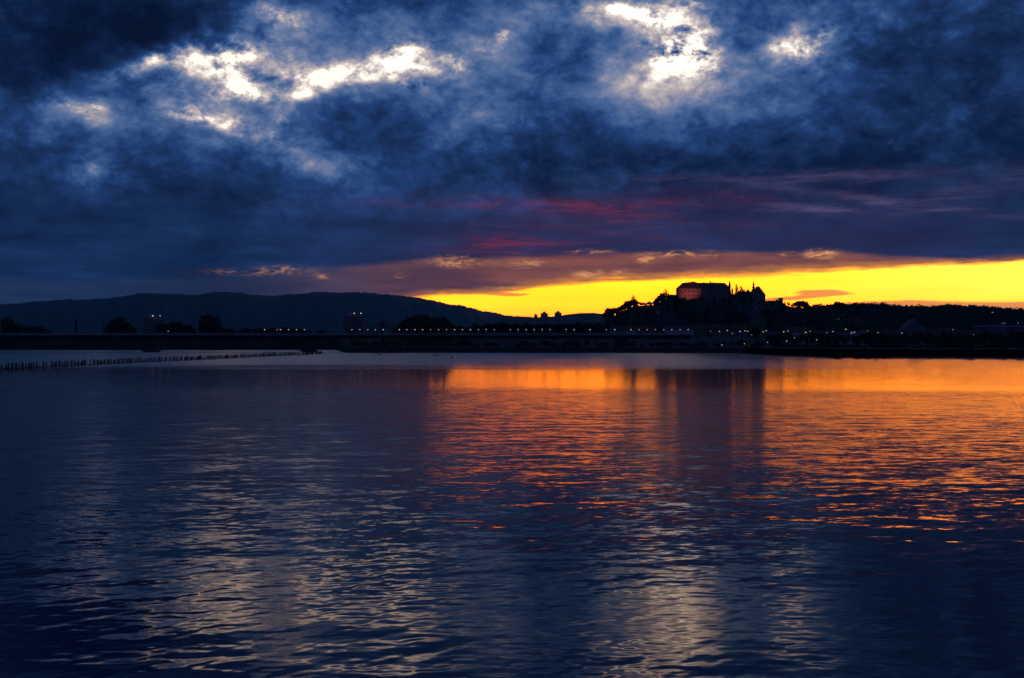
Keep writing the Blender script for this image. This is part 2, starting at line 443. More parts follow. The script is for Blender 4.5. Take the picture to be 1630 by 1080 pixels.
# ------------------------------------------------------------------ water
def build_water_material():
    m = bpy.data.materials.new('lake_water'); m.use_nodes = True
    t = m.node_tree; b = t.nodes['Principled BSDF']
    t.nodes.remove(b)
    tcn = t.nodes.new('ShaderNodeTexCoord')
    g = t.nodes.new('ShaderNodeNewGeometry')
    sp = t.nodes.new('ShaderNodeSeparateXYZ'); t.links.new(tcn.outputs['Object'], sp.inputs[0])
    x, y = Nd(t, sp.outputs[0]), Nd(t, sp.outputs[1])
    # wind-ruffled lanes: long, lying across the lake
    lane = noise(t, combine(t, x * 0.004, y * 0.016, 0.0), 1.0, 4, 0.5, 0.3)
    lane2 = noise(t, combine(t, x * 0.02, y * 0.09, 3.7), 1.0, 4, 0.55, 0.3)
    edge = y + (lane - 0.5) * 130.0 + x * 0.05
    calm = smooth(t, edge, 155, 200) * (1.0 - smooth(t, edge, 282, 318))
    lee = smooth(t, x + (lane2 - 0.5) * 25.0, 62.0, 100.0)
    calm = calm * (1.0 - lee * 0.7)
    rough_far = smooth(t, edge + (lane2 - 0.5) * 60.0, 285, 340) * (1.0 - smooth(t, x, 68.0, 105.0) * 0.9)
    thin = smooth(t, edge, 150, 158) * (1.0 - smooth(t, edge, 166, 178))
    amp = 1.0 - calm * 0.75
    amp = amp + rough_far * 0.9 + thin * 0.7
    amp = amp * (0.75 + lane2 * 0.5)
    breeze = smooth(t, x + (lane - 0.5) * 60.0, 5.0, -45.0)       # the open side is a little windier
    amp = amp * (1.0 + breeze * 0.35)
    c1 = noise(t, combine(t, x * 0.9, y * 2.2, 0.0), 1.6, 3, 0.6, 0.4, color=True)
    c2 = noise(t, combine(t, x * 0.5, y * 1.0, 5.0), 0.55, 3, 0.6, 0.4, color=True)
    near_fade = smooth(t, y, 28, 52, 0.30, 1.6) - smooth(t, y, 70, 120, 0.0, 0.75)
    def centred(c):
        v = t.nodes.new('ShaderNodeVectorMath'); v.operation = 'SUBTRACT'
        t.links.new(c, v.inputs[0]); v.inputs[1].default_value = (0.5, 0.5, 0.5)
        return v.outputs[0]
    def add(a, c):
        v = t.nodes.new('ShaderNodeVectorMath'); v.operation = 'ADD'
        t.links.new(a, v.inputs[0]); t.links.new(c, v.inputs[1]); return v.outputs[0]
    s = add(scalec(t, centred(c1), amp * near_fade * 0.13), scalec(t, centred(c2), amp * near_fade * 0.11))
    mlt = t.nodes.new('ShaderNodeVectorMath'); mlt.operation = 'MULTIPLY'
    t.links.new(s, mlt.inputs[0]); mlt.inputs[1].default_value = (0.42, 1.0, 0.0)
    nn = t.nodes.new('ShaderNodeVectorMath'); nn.operation = 'NORMALIZE'
    t.links.new(add(g.outputs['Normal'], mlt.outputs[0]), nn.inputs[0])
    N = nn.outputs[0]
    rgh = smooth(t, y, 32, 80, 0.05, 0.135) * (1.0 - calm * 0.32) + rough_far * 0.085
    gl = t.nodes.new('ShaderNodeBsdfGlossy'); gl.distribution = 'GGX'
    gl.inputs['Color'].default_value = (1.0, 0.80, 0.66, 1)       # warm tone of the reflections, put into the gloss colour
    df = t.nodes.new('ShaderNodeBsdfDiffuse'); df.inputs['Color'].default_value = (0.006, 0.032, 0.075, 1)
    fr = t.nodes.new('ShaderNodeFresnel'); fr.inputs['IOR'].default_value = 1.34
    t.links.new(rgh.s, gl.inputs['Roughness'])
    t.links.new(N, gl.inputs['Normal']); t.links.new(N, fr.inputs['Normal'])
    mx = t.nodes.new('ShaderNodeMixShader')
    t.links.new(fr.outputs[0], mx.inputs[0]); t.links.new(df.outputs[0], mx.inputs[1]); t.links.new(gl.outputs[0], mx.inputs[2])
    t.links.new(mx.outputs[0], t.nodes['Material Output'].inputs['Surface'])
    return m

def build_water():
    A = R(40)
    ang = np.linspace(-A, A, 760)
    d = [20.0]
    while d[-1] < 135.0: d.append(d[-1] + 0.050 * (d[-1] / 25.0) ** 1.3)
    nfine = len(d)
    while d[-1] < 2600.0: d.append(d[-1] * 1.05)
    d = np.array(d); nd_ = len(d); na = len(ang)
    DD, AA = np.meshgrid(d, ang, indexing='ij')
    x = (DD * np.tan(AA)).astype(np.float32); y = DD.astype(np.float32)
    z = np.zeros_like(x)
    sx = (DD * (ang[1] - ang[0])).astype(np.float32)
    sy = np.gradient(d).astype(np.float32)[:, None] * np.ones((1, na), np.float32)
    cell = np.maximum(sx, sy)
    # gust envelope
    env = np.zeros_like(x)
    for k in range(9):
        lam = rng.uniform(9, 40); th = rng.uniform(-0.5, 0.5)
        env += np.sin(2 * np.pi / lam * (x * math.sin(th) * 0.6 + y * math.cos(th)) + rng.uniform(0, 6.28))
    env = np.clip(0.85 + 0.16 * env, 0.35, 1.6)
    nw = 84
    for k in range(nw):
        lam = 0.34 * (9.0 / 0.34) ** ((k + rng.random()) / nw)
        th = rng.normal(R(-9), R(26))
        kx, ky = 2 * np.pi / lam * math.sin(th), 2 * np.pi / lam * math.cos(th)
        slope = 0.0044 * (1.0 if lam < 1.2 else (1.2 / lam) ** 0.7)
        a = slope * lam / (2 * np.pi)
        fade = np.clip((lam / cell - 2.2) / 2.5, 0, 1)
        ph = kx * x + ky * y + rng.uniform(0, 6.28)
        z += (a * fade) * np.sin(ph + 0.35 * np.sin(ph + 1.0))
    z *= env
    z *= np.clip((135.0 - DD) / 25.0, 0, 1) * np.clip((A - np.abs(AA)) / R(2), 0, 1)
    v = np.stack([x, y, z], -1).reshape(-1, 3).astype(np.float32)
    i = np.arange(nd_ - 1)[:, None] * na + np.arange(na - 1)[None, :]
    # beyond the fine zone use every 4th column only: keep all columns, the rows there are few
    q = np.stack([i, i + 1, i + 1 + na, i + na], -1).reshape(-1, 4)
    # plain sheets beside and behind
    base_i = len(v)
    T = math.tan(A)
    side = np.array([[-20 * T, 20, 0], [20 * T, 20, 0], [2600 * T, 2600, 0], [-2600 * T, 2600, 0], [-3000, -200, 0], [3000, -200, 0], [3000, 2600, 0], [-3000, 2600, 0]], np.float32)
    v = np.concatenate([v, side])
    b = base_i
    extra = np.array([[b + 4, b + 5, b + 1, b + 0], [b + 5, b + 6, b + 2, b + 1], [b + 7, b + 4, b + 0, b + 3]])
    q = np.concatenate([q, extra]).astype(np.int32)
    me = bpy.data.meshes.new('water')
    me.vertices.add(len(v)); me.vertices.foreach_set('co', v.ravel())
    me.loops.add(q.size); me.loops.foreach_set('vertex_index', q.ravel())
    me.polygons.add(len(q)); me.polygons.foreach_set('loop_start', np.arange(0, q.size, 4, dtype=np.int32))
    me.polygons.foreach_set('loop_total', np.full(len(q), 4, np.int32))
    me.polygons.foreach_set('use_smooth', np.ones(len(q), bool))
    me.update(calc_edges=True)
    me.materials.append(build_water_material())
    tag(link('water', me), 'dark blue rippled lake reflecting the yellow sunset strip', None, None, 'structure')
build_water()
# ------------------------------------------------------------------ terrain
def lerp_pts(pts, x):
    if x <= pts[0][0]: return pts[0][1]
    for (a, va), (b, vb) in zip(pts, pts[1:]):
        if x <= b: return va + (vb - va) * (x - a) / (b - a)
    return pts[-1][1]

def sstep(t):
    t = max(0.0, min(1.0, t)); return t * t * (3 - 2 * t)

def wob(x, seed=0.0, k=1.0):
    return math.sin(x * 0.37 * k + seed) * 0.5 + math.sin(x * 0.83 * k + seed * 2.1) * 0.3 + math.sin(x * 2.1 * k + seed * 3.3) * 0.2

# how far off the waterline is, by direction
SHORE = [(-900, 900), (-300, 860), (10, 823), (536, 823), (543, 700), (550, 642), (700, 638), (900, 636), (1100, 633), (1190, 618),
         (1225, 556), (1300, 522), (1420, 505), (1620, 492), (2200, 480), (2800, 470)]
def shore(px): return lerp_pts(SHORE, px)

# ridge of the castle hill: bare ground, by direction
HILL = [(880, 536), (930, 531), (960, 515), (985, 498), (1010, 488.5), (1040, 485.5), (1060, 478), (1076, 476.5), (1110, 477.5), (1165, 477.5), (1222, 480), (1246, 485),
        (1290, 494), (1340, 500), (1400, 508), (1480, 520), (1560, 534)]
HILL_D = 1400.0
RIDGE = [(1180, 534), (1240, 505), (1320, 494), (1380, 492), (1440, 496), (1480, 497), (1510, 494), (1540, 496), (1570, 496), (1600, 500), (1640, 501), (1720, 506), (1850, 500), (2000, 510), (2200, 530)]
RIDGE_D = 1950.0

def prof(d, d0, front, back):
    if d <= d0: return sstep((d - (d0 - front)) / front)
    return sstep(1 - (d - d0) / back)

def ground(px, d):
    """Height of the land above the lake in the direction px at distance d."""
    s = shore(px)
    k = d - s
    if px < 543: z = min(9.3, -0.5 + k * 0.62) if k < 24 else max(4.0, 9.3 - (k - 24) * 0.3)
    else:
        z = min(3.4, -0.5 + k * 0.45)
        if px < 1200 and k > 150: z += 6.6 * sstep((k - 150) / 40)
    z0 = z
    hz = CH + (540 - lerp_pts(HILL, px)) / F * HILL_D
    z = max(z, 3.4 + (hz - 3.4) * prof(d, HILL_D, 400, 500) if 880 < px < 1560 and k > 20 else z)
    rz = CH + (540 - lerp_pts(RIDGE, px)) / F * RIDGE_D
    if 1180 < px < 2200: z = max(z, 3.4 + (rz - 3.4) * prof(d, RIDGE_D, 650, 900))
    return z

def polar_sheet(name, pxs, ds_of, zf, m, label):
    v, f = [], []
    nr = None
    for px in pxs:
        ds = ds_of(px); nr = len(ds)
        for d in ds: v.append((pxX(px, d), d, zf(px, d)))
    for i in range(len(pxs) - 1):
        for j in range(nr - 1):
            a = i * nr + j
            f.append((a, a + nr, a + nr + 1, a + 1))
    o = link(name, mesh(name, v, f, m, True))
    tag(o, label, None, None, 'structure')
    return o

def land_rows(px):
    s = shore(px) + wob(px * 0.11, 1.0) * 3
    rel = [-4, 0, 2, 4, 7, 11, 15, 20, 24, 30, 42, 60, 90, 140, 200, 270, 340]
    out = [s + r for r in rel]
    a = out[-1]
    out += list(np.linspace(a + 40, 2950, 44)) + [3500, 4500, 7000, 12500]
    return out
pxs = list(np.linspace(-900, 530, 90)) + list(np.linspace(533, 560, 16)) + list(np.linspace(565, 2600, 330))
def land_z(px, d):
    z = ground(px, d)
    return z + (wob(px * 0.23, d * 0.02) * 0.35 + (wob(px * 0.31, d * 0.013) * 1.5 if z > 12 else 0)) * (1 if d - shore(px) > 6 else 0.2)
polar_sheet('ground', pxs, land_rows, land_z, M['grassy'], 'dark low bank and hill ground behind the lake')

MOUNT = [(-900, 500), (-500, 470), (-200, 478), (10, 484), (60, 480), (100, 477.5), (150, 475.5), (175, 474.5), (200, 471), (230, 467), (260, 466.5), (300, 469), (320, 468.5), (345, 465.5), (365, 464.5), (385, 466), (400, 468.5),
         (430, 470.5), (460, 470), (480, 467.5), (505, 464.5), (540, 465), (580, 465.5), (610, 469), (640, 470.5), (665, 473), (680, 476), (700, 481), (740, 488.5), (765, 494), (790, 497.5), (805, 501.5), (850, 505), (900, 508), (960, 516), (1100, 526)]
def mount_z(px, d):
    top = CH + (540 - lerp_pts(MOUNT, px)) / F * 9000.0 - (abs(wob(px * 1.7, 2.0)) * 5.0 + abs(wob(px * 0.3, 1.2)) * 6.0)
    t = (d - 6400) / 2600 if d <= 9000 else 1 - (d - 9000) / 3000
    t = max(0.0, t)
    e = (1 - (1 - min(1, t)) ** 1.6) if d <= 9000 else sstep(t)
    fold = (wob(px * 0.13 + d * 0.0011, 0.5) * 30 + wob(px * 0.5, d * 0.002) * 10) * math.sin(min(1, t) * math.pi)
    return max(-2.0, top * e + fold)
polar_sheet('mountain', list(np.linspace(-900, 1100, 900)), lambda px: list(np.linspace(6400, 9000, 20)) + [9600, 10500, 12000], mount_z, M['forest'], 'long blue mountain range fading into the dusk beyond the bridge')

LOWH = [(690, 520), (740, 518), (800, 508), (830, 504.5), (870, 506), (900, 501.5), (920, 499), (940, 498.5), (960, 500), (985, 503), (1040, 507), (1120, 520)]
def low_z(px, d):
    top = CH + (540 - lerp_pts(LOWH, px)) / F * 4600.0 + wob(px * 0.8, 4.0) * 1.2
    return 3.0 + (top - 3.0) * prof(d, 4600, 1500, 1300)
polar_sheet('low_hills', list(np.linspace(690, 1120, 110)), lambda px: list(np.linspace(3100, 4600, 12)) + list(np.linspace(4800, 5900, 6)), low_z, M['forest'], 'low dark hills under the yellow strip behind the tower blocks')

# ------------------------------------------------------------------ trees
def leaf_cloud(n, blobs, size, seed, squash=1.0):
    """n small tilted leaf clumps spread through the volume of several balls."""
    r = np.random.default_rng(seed)
    v, f = [], []
    wts = np.array([b[3] ** 2 for b in blobs]); wts = wts / wts.sum()
    for k in range(n):
        bx, by, bz, br = blobs[r.choice(len(blobs), p=wts)]
        dvec = r.normal(size=3); dvec /= np.linalg.norm(dvec) + 1e-9
        rad = br * (0.30 + 0.74 * r.random() ** 0.6)
        c = np.array([bx, by, bz]) + dvec * rad * np.array([1, 1, squash])
        if c[2] < 0.10: continue
        a = r.normal(size=3); a /= np.linalg.norm(a)
        b_ = np.cross(a, r.normal(size=3)); b_ /= np.linalg.norm(b_) + 1e-9
        s = size * (0.6 + 0.9 * r.random())
        i = len(v)
        v += [tuple(c + a * s), tuple(c + b_ * s * 0.62), tuple(c - a * s * 0.9), tuple(c - b_ * s * 0.7)]
        f.append((i, i + 1, i + 2, i + 3))
    return v, f

def trunk_mesh(name, limbs, h0=0.42, r0=0.026):
    b = MB()
    b.tube((0, 0, -0.05), (0.005, 0.0, h0), r0 * 1.25, r0 * 0.7, 7, False)
    for (x, y, z) in limbs:
        b.tube((0.003, 0, h0 * (0.75 + 0.2 * random.random())), (x, y, z), r0 * 0.5, r0 * 0.12, 5, False)
    return b.me(name, M['bark'])

PROTO = {}
def proto(kind, crown, trunk): PROTO[kind] = (crown, trunk)
def make_protos():
    for k in range(5):
        r = random.Random(40 + k)
        blobs = [(0, 0, 0.60, 0.24)]
        for j in range(9):
            t = r.uniform(0, 6.28); q = r.uniform(0.10, 0.25)
            blobs.append((math.cos(t) * q, math.sin(t) * q, r.uniform(0.24, 0.82), r.uniform(0.11, 0.19)))
        v, f = leaf_cloud(1250, blobs, 0.042, k)
        proto('broad%d' % k, mesh('crown', v, f, M['leaf'] if k % 2 else M['leaf_dark']),
              trunk_mesh('trunk', [(b_[0] * 0.8, b_[1] * 0.8, b_[2]) for b_ in blobs[1:5]]))
    for k in range(2):
        r = random.Random(80 + k)
        blobs = [(r.uniform(-.02, .02), r.uniform(-.02, .02), 0.16 + 0.075 * j, 0.085 * (1.15 - abs(j - 4.0) / 9.5)) for j in range(11)]
        v, f = leaf_cloud(460, blobs, 0.026, 20 + k)
        proto('poplar%d' % k, mesh('crown', v, f, M['leaf_dark']), trunk_mesh('trunk', [(0.02, 0.01, 0.8), (-0.03, 0.0, 0.6)], 0.5, 0.018))
    for k in range(2):
        r = random.Random(90 + k)
        blobs = []
        for j in range(12):
            w = 0.20 * (1 - j / 12.5)
            for q in range(4 if j < 9 else 1):
                t = r.uniform(0, 6.28)
                blobs.append((math.cos(t) * w * (0.7 if j < 9 else 0), math.sin(t) * w * (0.7 if j < 9 else 0), 0.15 + 0.07 * j, 0.03 + w * 0.32))
        v, f = leaf_cloud(520, blobs, 0.026, 30 + k, 0.7)
        proto('conifer%d' % k, mesh('crown', v, f, M['conifer']), trunk_mesh('trunk', [(0, 0, 0.97)], 0.6, 0.02))
    for k in range(3):
        r = random.Random(60 + k)
        blobs = [(r.uniform(-.6, .6), r.uniform(-.4, .4), r.uniform(0.2, 0.62), r.uniform(0.22, 0.36)) for j in range(8)]
        v, f = leaf_cloud(420, blobs, 0.085, 50 + k)
        proto('bush%d' % k, mesh('crown', v, f, M['leaf_dark']), trunk_mesh('trunk', [(0.3, 0.1, 0.5), (-0.3, 0.1, 0.5)], 0.3, 0.03))
make_protos()

def tree(px, d, top_py, kind, name, label, cat, group=None, wide=1.0, sink=0.0, h=None):
    """A tree rooted in the ground at distance d whose top shows at top_py."""
    zb = ground(px, d) - sink
    hh = h if h else max(2.0, pyZ(top_py, d) - zb)
    cr, tr = PROTO[kind]
    o = empty(name, (pxX(px, d), d, zb), random.uniform(0, 6.28), (hh * wide, hh * wide, hh))
    tag(o, label, cat, group)
    link('crown', cr, o); link('trunk', tr, o)
    return o

def bk(): return 'broad%d' % random.randrange(5)

# trees beyond the bridge, the far bank
tree(11, 930, 498, 'broad1', 'broadleaf_tree', 'tall dark tree cut by the picture edge behind the bridge', 'tree', wide=0.9)
tree(25, 935, 511, 'broad2', 'broadleaf_tree', 'small dark tree leaning against the tall one behind the bridge', 'tree', wide=1.1)
for px, top, w in ((48, 517, 1.3), (60, 514.5, 1.3), (74, 521, 1.6)):
    tree(px, 960, top, bk(), 'broadleaf_tree', 'low round bush-like tree behind the bridge before the thin chimney', 'tree', 'low round trees behind the bridge', w)
tree(192, 900, 501, 'broad0', 'broadleaf_tree', 'big round dark tree standing alone behind the bridge', 'tree', wide=1.35)
tree(183, 905, 508, 'broad3', 'broadleaf_tree', 'lower tree half merged with the big round tree behind the bridge', 'tree', wide=1.2)
tree(207, 903, 514, 'broad4', 'broadleaf_tree', 'small tree at the foot of the big round tree behind the bridge', 'tree', wide=1.2)
for px, top, w in ((263, 510, 1.2), (272, 508.5, 1.2), (283, 508, 1.3), (293, 511, 1.3), (302, 516, 1.5)):
    tree(px, 920, top, bk(), 'broadleaf_tree', 'dense rounded tree of the clump between the lit block and the poplars', 'tree', 'clump of rounded trees behind the bridge', w)
for px, top, w in ((323, 500, 1.7), (331, 497.5, 1.9), (338, 501, 1.7), (345.5, 500, 1.7)):
    tree(px, 900, top, 'poplar%d' % random.randrange(2), 'poplar_tree', 'tall slim poplar in the tight row of four behind the bridge', 'tree', 'four poplars behind the bridge', w)
for px, top in ((362, 520), (385, 522), (398, 521), (420, 519.5), (428, 521), (455, 519), (463, 519.5), (468, 521), (490, 523), (512, 522.5)):
    tree(px, 950, top, bk(), 'broadleaf_tree', 'very low dark tree just showing over the bridge rail', 'tree', 'low trees just above the bridge rail', 1.7)
# the big clump right of the cables
for px, top, w in ((640, 510, 1.4), (650, 503, 1.2), (658, 498.5, 1.1), (664, 495, 1.0), (672, 496, 1.1), (680, 500, 1.2), (690, 503, 1.2), (699, 498.5, 0.8), (703, 504, 1.2), (712, 510, 1.3), (720, 514, 1.5), (668, 504, 1.5)):
    tree(px, 820 + random.uniform(-20, 20), top, bk(), 'broadleaf_tree', 'dark bushy tree in the tall clump just past the bridge cables', 'tree', 'clump of bushy trees past the bridge cables', w)
# the tree line below the low hills
px = 728
while px < 965:
    top = 519 - 5 * sstep((px - 730) / 60) + random.uniform(-2.5, 2.5)
    tree(px, random.uniform(860, 960), top, bk(), 'broadleaf_tree', 'dark tree in the low tree line under the far hills, above the bridge lamps', 'tree', 'low tree line above the bridge lamps', random.uniform(1.0, 1.6))
    px += random.uniform(5, 9)

# the castle hill
SKYL = [(969, 491, 1.2), (974, 490, 1.2), (981, 489.5, 1.2), (987, 487, 1.2), (993, 482.5, 1.2), (999, 479, 1.2), (1005, 476.5, 1.2), (1011, 476, 1.2), (1023, 481.5, 1.3), (1030, 481, 1.3), (1036.5, 480.5, 1.3), (1048, 472, 1.2), (1053, 468, 1.2), (1058, 465.5, 1.2), (1063, 471, 1.2),
        (1227, 482.5, 1.5), (1237, 482.5, 1.5), (1247, 484, 1.4), (1254, 485, 1.4), (1260, 485, 1.4), (1266, 481, 1.3), (1273, 479, 1.3), (1279.5, 479, 1.3), (1286, 483, 1.3),
        (966, 490, 1.0), (971, 488, 1.0), (977, 487.5, 1.1), (984, 488, 1.1), (990, 484, 1.2), (996, 480, 1.2), (1002, 477, 1.1), (1014, 478, 1.2), (1019, 480, 1.2), (1026, 481, 1.3), (1033, 479, 1.3), (1040, 480, 1.3),
        (1045, 474, 1.2), (1050, 469, 1.1), (1055, 465, 1.0), (1066, 473, 1.2), (1072, 472, 1.2), (1082, 474, 1.1),
        (1224, 481, 1.5), (1232, 481.5, 1.4), (1250, 483, 1.4), (1257, 484.5, 1.4), (1263, 483.5, 1.4), (1270, 478, 1.2), (1276, 477, 1.2), (1283, 480, 1.2), (1290, 485.5, 1.4), (1296, 484.5, 1.0), (1303, 488, 1.4), (1312, 488, 1.4), (1320, 486, 1.3)]
for px, top, w in SKYL:
    lab = ('broadleaf tree on the wooded shoulder below the castle, outlined against yellow sky' if px < 1100 else 'broadleaf tree on the crest between the castle chapel and the long ridge')
    tree(px, HILL_D + random.uniform(-25, 15), top, bk(), 'broadleaf_tree', lab, 'tree', 'trees along the castle hill skyline', w)
tree(1008, HILL_D - 20, 467.5, 'conifer0', 'spruce_tree', 'pointed spruce rising from the wooded shoulder, farthest from the castle', 'tree', wide=2.0)
tree(1060, HILL_D - 20, 458, 'conifer1', 'spruce_tree', 'pointed spruce just beside the pink castle wing', 'tree', wide=1.9)
b = MB(); b.tube((0, 0, -1), (-1.6, 0, 8.0), 0.32, 0.06, 6); b.tube((-0.9, 0, 4.4), (0.8, 0.2, 7.6), 0.14, 0.03, 5); b.tube((-1.1, 0, 5.6), (-2.6, 0.2, 7.4), 0.1, 0.03, 5)
sn = b.obj('bare_snag', M['bark']); sn.location = (pxX(964, HILL_D), HILL_D, ground(964, HILL_D) + 9)
sn.location.z = pyZ(500.5, HILL_D); tag(sn, 'thin bare tree snag at the low end of the castle hill trees', 'tree')
cnt = 0
for k in range(150):                                   # the wooded front of the hill
    px = random.uniform(965, 1450); d = random.uniform(1090, 1375)
    g_ = ground(px, d)
    if g_ < 9: continue
    if 1078 < px < 1222 and d > 1330: continue
    if 1035 < px < 1068 and 1180 < d < 1300: continue
    cap = 40 if 1078 < px < 1222 else 60
    h = random.uniform(7, 12)
    if g_ + h > pyZ(483 if 1078 < px < 1222 else lerp_pts(HILL, px) - 4, d): h = 6
    tree(px, d, 0, bk() if random.random() < .85 else 'conifer%d' % random.randrange(2), 'broadleaf_tree', 'dark tree on the wooded slope in front of the castle', 'tree', 'trees on the castle hill slope', random.uniform(1.0, 1.4), h=h)
# tall narrow trees beside the castle keep, sky showing between them
for px, top, w in ((1165.5, 457, 1.3), (1172.5, 451.5, 1.4), (1179.5, 454, 1.4), (1185, 460, 1.6)):
    tree(px, HILL_D - 22, top, 'poplar%d' % random.randrange(2), 'cypress_tree', 'slim dark tree in the gap between castle roof and spire', 'tree', 'slim trees beside the castle roof', w)

# the long wooded ridge: one far wood, with the larger crowns as trees of their own
def hill_wood():
    r = np.random.default_rng(9)
    vs, fs = [], []
    for k in range(900):
        px = r.uniform(962, 1480); d = r.uniform(1085, 1388)
        z = ground(px, d)
        if z < 8 or (1078 < px < 1222 and d > 1345): continue
        hh = r.uniform(3, 6.5)
        c = np.array([pxX(px, d), d, z + hh * 0.45])
        for q in range(12):
            dv = r.normal(size=3); dv /= np.linalg.norm(dv)
            p = c + dv * hh * 0.55 * r.uniform(0.3, 1.0)
            a = r.normal(size=3); a /= np.linalg.norm(a); b2 = np.cross(a, r.normal(size=3)); b2 /= np.linalg.norm(b2) + 1e-9
            s = r.uniform(0.8, 1.7); i = len(vs)
            vs += [tuple(p + a * s), tuple(p + b2 * s * .8), tuple(p - a * s), tuple(p - b2 * s * .8)]
            fs.append((i, i + 1, i + 2, i + 3))
    o = link('hill_undergrowth', mesh('hill_undergrowth', vs, fs, M['leaf_dark']))
    tag(o, 'dark undergrowth between the trees of the castle hill', None, None, 'stuff')
hill_wood()
def ridge_wood():
    r = np.random.default_rng(5)
    vs, fs = [], []
    for k in range(2300):
        px = r.uniform(1225, 1800); d = r.uniform(1380, 1990) if r.random() < 0.6 else r.uniform(1900, 1975)
        if px < 1300: d = max(d, 1600)
        z = ground(px, d)
        hh = r.uniform(6, 12) * (1.0 if r.random() < 0.9 else 1.25)
        x0 = pxX(px, d)
        n = 20
        dv = r.normal(size=(n, 3)); dv /= np.linalg.norm(dv, axis=1)[:, None]
        c = np.array([x0, d, z + hh * 0.48]) + dv * np.array([hh * 0.5, hh * 0.5, hh * 0.5]) * r.uniform(0.3, 1.05, (n, 1))
        for p in c:
            a = r.normal(size=3); a /= np.linalg.norm(a); b2 = np.cross(a, r.normal(size=3)); b2 /= np.linalg.norm(b2) + 1e-9
            s = r.uniform(1.2, 2.4); i = len(vs)
            vs += [tuple(p + a * s), tuple(p + b2 * s * .8), tuple(p - a * s), tuple(p - b2 * s * .8)]
            fs.append((i, i + 1, i + 2, i + 3))
    o = link('ridge_wood', mesh('ridge_wood', vs, fs, M['leaf_dark']))
    tag(o, 'far dark wood covering the long ridge beyond the town', None, None, 'stuff')
ridge_wood()
for px, top, w in ((1328, 481, 1.2), (1336, 477.5, 1.2), (1343, 481, 1.3)):
    tree(px, 1750, top, bk(), 'broadleaf_tree', 'large rounded tree of the dome standing highest on the long ridge', 'tree', 'dome of large trees on the ridge', w)
b = MB(); b.tube((0, 0, -1), (0, 0, 15), 0.45, 0.2, 8); b.tube((0, 0, 15), (0, 0, 18), 0.1, 0.05, 6)
pm = b.obj('mast', M['steel']); pm.location = (pxX(1410, 1900), 1900, ground(1410, 1900)); tag(pm, 'thin mast sticking up from the long wooded ridge', 'mast')

# dark shrubs and trees along the near shore
for k, px in enumerate(np.arange(1232, 1640, 8.5)):
    p = px + random.uniform(-4, 4)
    tree(p, shore(p) + random.uniform(9, 60), 0, 'bush%d' % random.randrange(3), 'shrub', 'low dark shrub on the near bank below the street lamps', 'shrub', 'shrubs along the near bank', random.uniform(0.9, 1.5), h=random.uniform(1.6, 3.4))
for p, h in ((1327, 4.5), (1336, 5.2), (1365, 4.5), (1375, 5.4), (1386, 5.0), (1398, 4.6), (1408, 4.2)):
    d = 470 + random.uniform(-3, 6)
    o = tree(p, d, 0, 'bush%d' % random.randrange(3), 'reed_island_shrub', 'dark shrub of the small overgrown islet lying off the near bank', 'shrub', 'shrubs on the small islet', 1.25, h=h * 0.62)
    o.location.z = -0.2
b = MB()
for k in range(26):
    p = 1322 + (1412 - 1322) * k / 25.0
    if 1343 < p < 1359: continue
    b.box(pxX(p, 470) - 0.7, pxX(p, 470) + 0.7, 468 + wob(k) * 1.2, 473 + wob(k + 3) * 1.2, -1.0, 0.25 + 0.12 * wob(k * 2.2))
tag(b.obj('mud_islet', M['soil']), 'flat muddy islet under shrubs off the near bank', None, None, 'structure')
for k in range(46):
    p = 560 + k * 14.5 + random.uniform(-5, 5)
    d = shore(p) + random.uniform(10, 46)
    tree(p, d, 0, random.choice(['bush0', 'bush1', 'bush2', bk()]), 'bank_tree', 'dark bushy growth on the far bank under the bridge deck', 'tree', 'bushy growth on the bank under the bridge', random.uniform(1.0, 1.5), h=random.uniform(2.5, 5.0))
for k in range(46):                                   # behind the riverside road
    p = 1228 + k * 9.2 + random.uniform(-4, 4)
    d = shore(p) + random.uniform(130, 240)
    tree(p, d, 0, bk(), 'broadleaf_tree', 'dark street-side tree between the riverside lamps and the houses', 'tree', 'trees between the riverside road and the houses', random.uniform(1.0, 1.35), h=random.uniform(7, 11))

# ------------------------------------------------------------------ buildings
def win_meshes(w, h):
    t = 0.12
    b = MB(); b.box(-w / 2, -w / 2 + t, -0.06, 0.02, 0, h); b.box(w / 2 - t, w / 2, -0.06, 0.02, 0, h); b.box(-w / 2 + t, w / 2 - t, -0.06, 0.02, 0, t); b.box(-w / 2 + t, w / 2 - t, -0.06, 0.02, h - t, h); b.box(-0.04, 0.04, -0.055, 0.02, t, h - t)
    f = b.me('window', M['frame'])
    p = MB().box(-w / 2 + t, w / 2 - t, -0.03, 0.02, t, h - t).me('pane', M['glass'])
    return f, p
WINM = {}
def add_windows(root, xs, zs, y, w, h, rz=0.0, pane=None):
    key = (w, h)
    if key not in WINM: WINM[key] = win_meshes(w, h)
    f, p = WINM[key]
    for z in zs:
        for x in xs:
            o = link('window', f, root); o.location = (x, y, z) if rz == 0 else (y, x, z); o.rotation_euler = (0, 0, rz)
            link('pane', p, o)

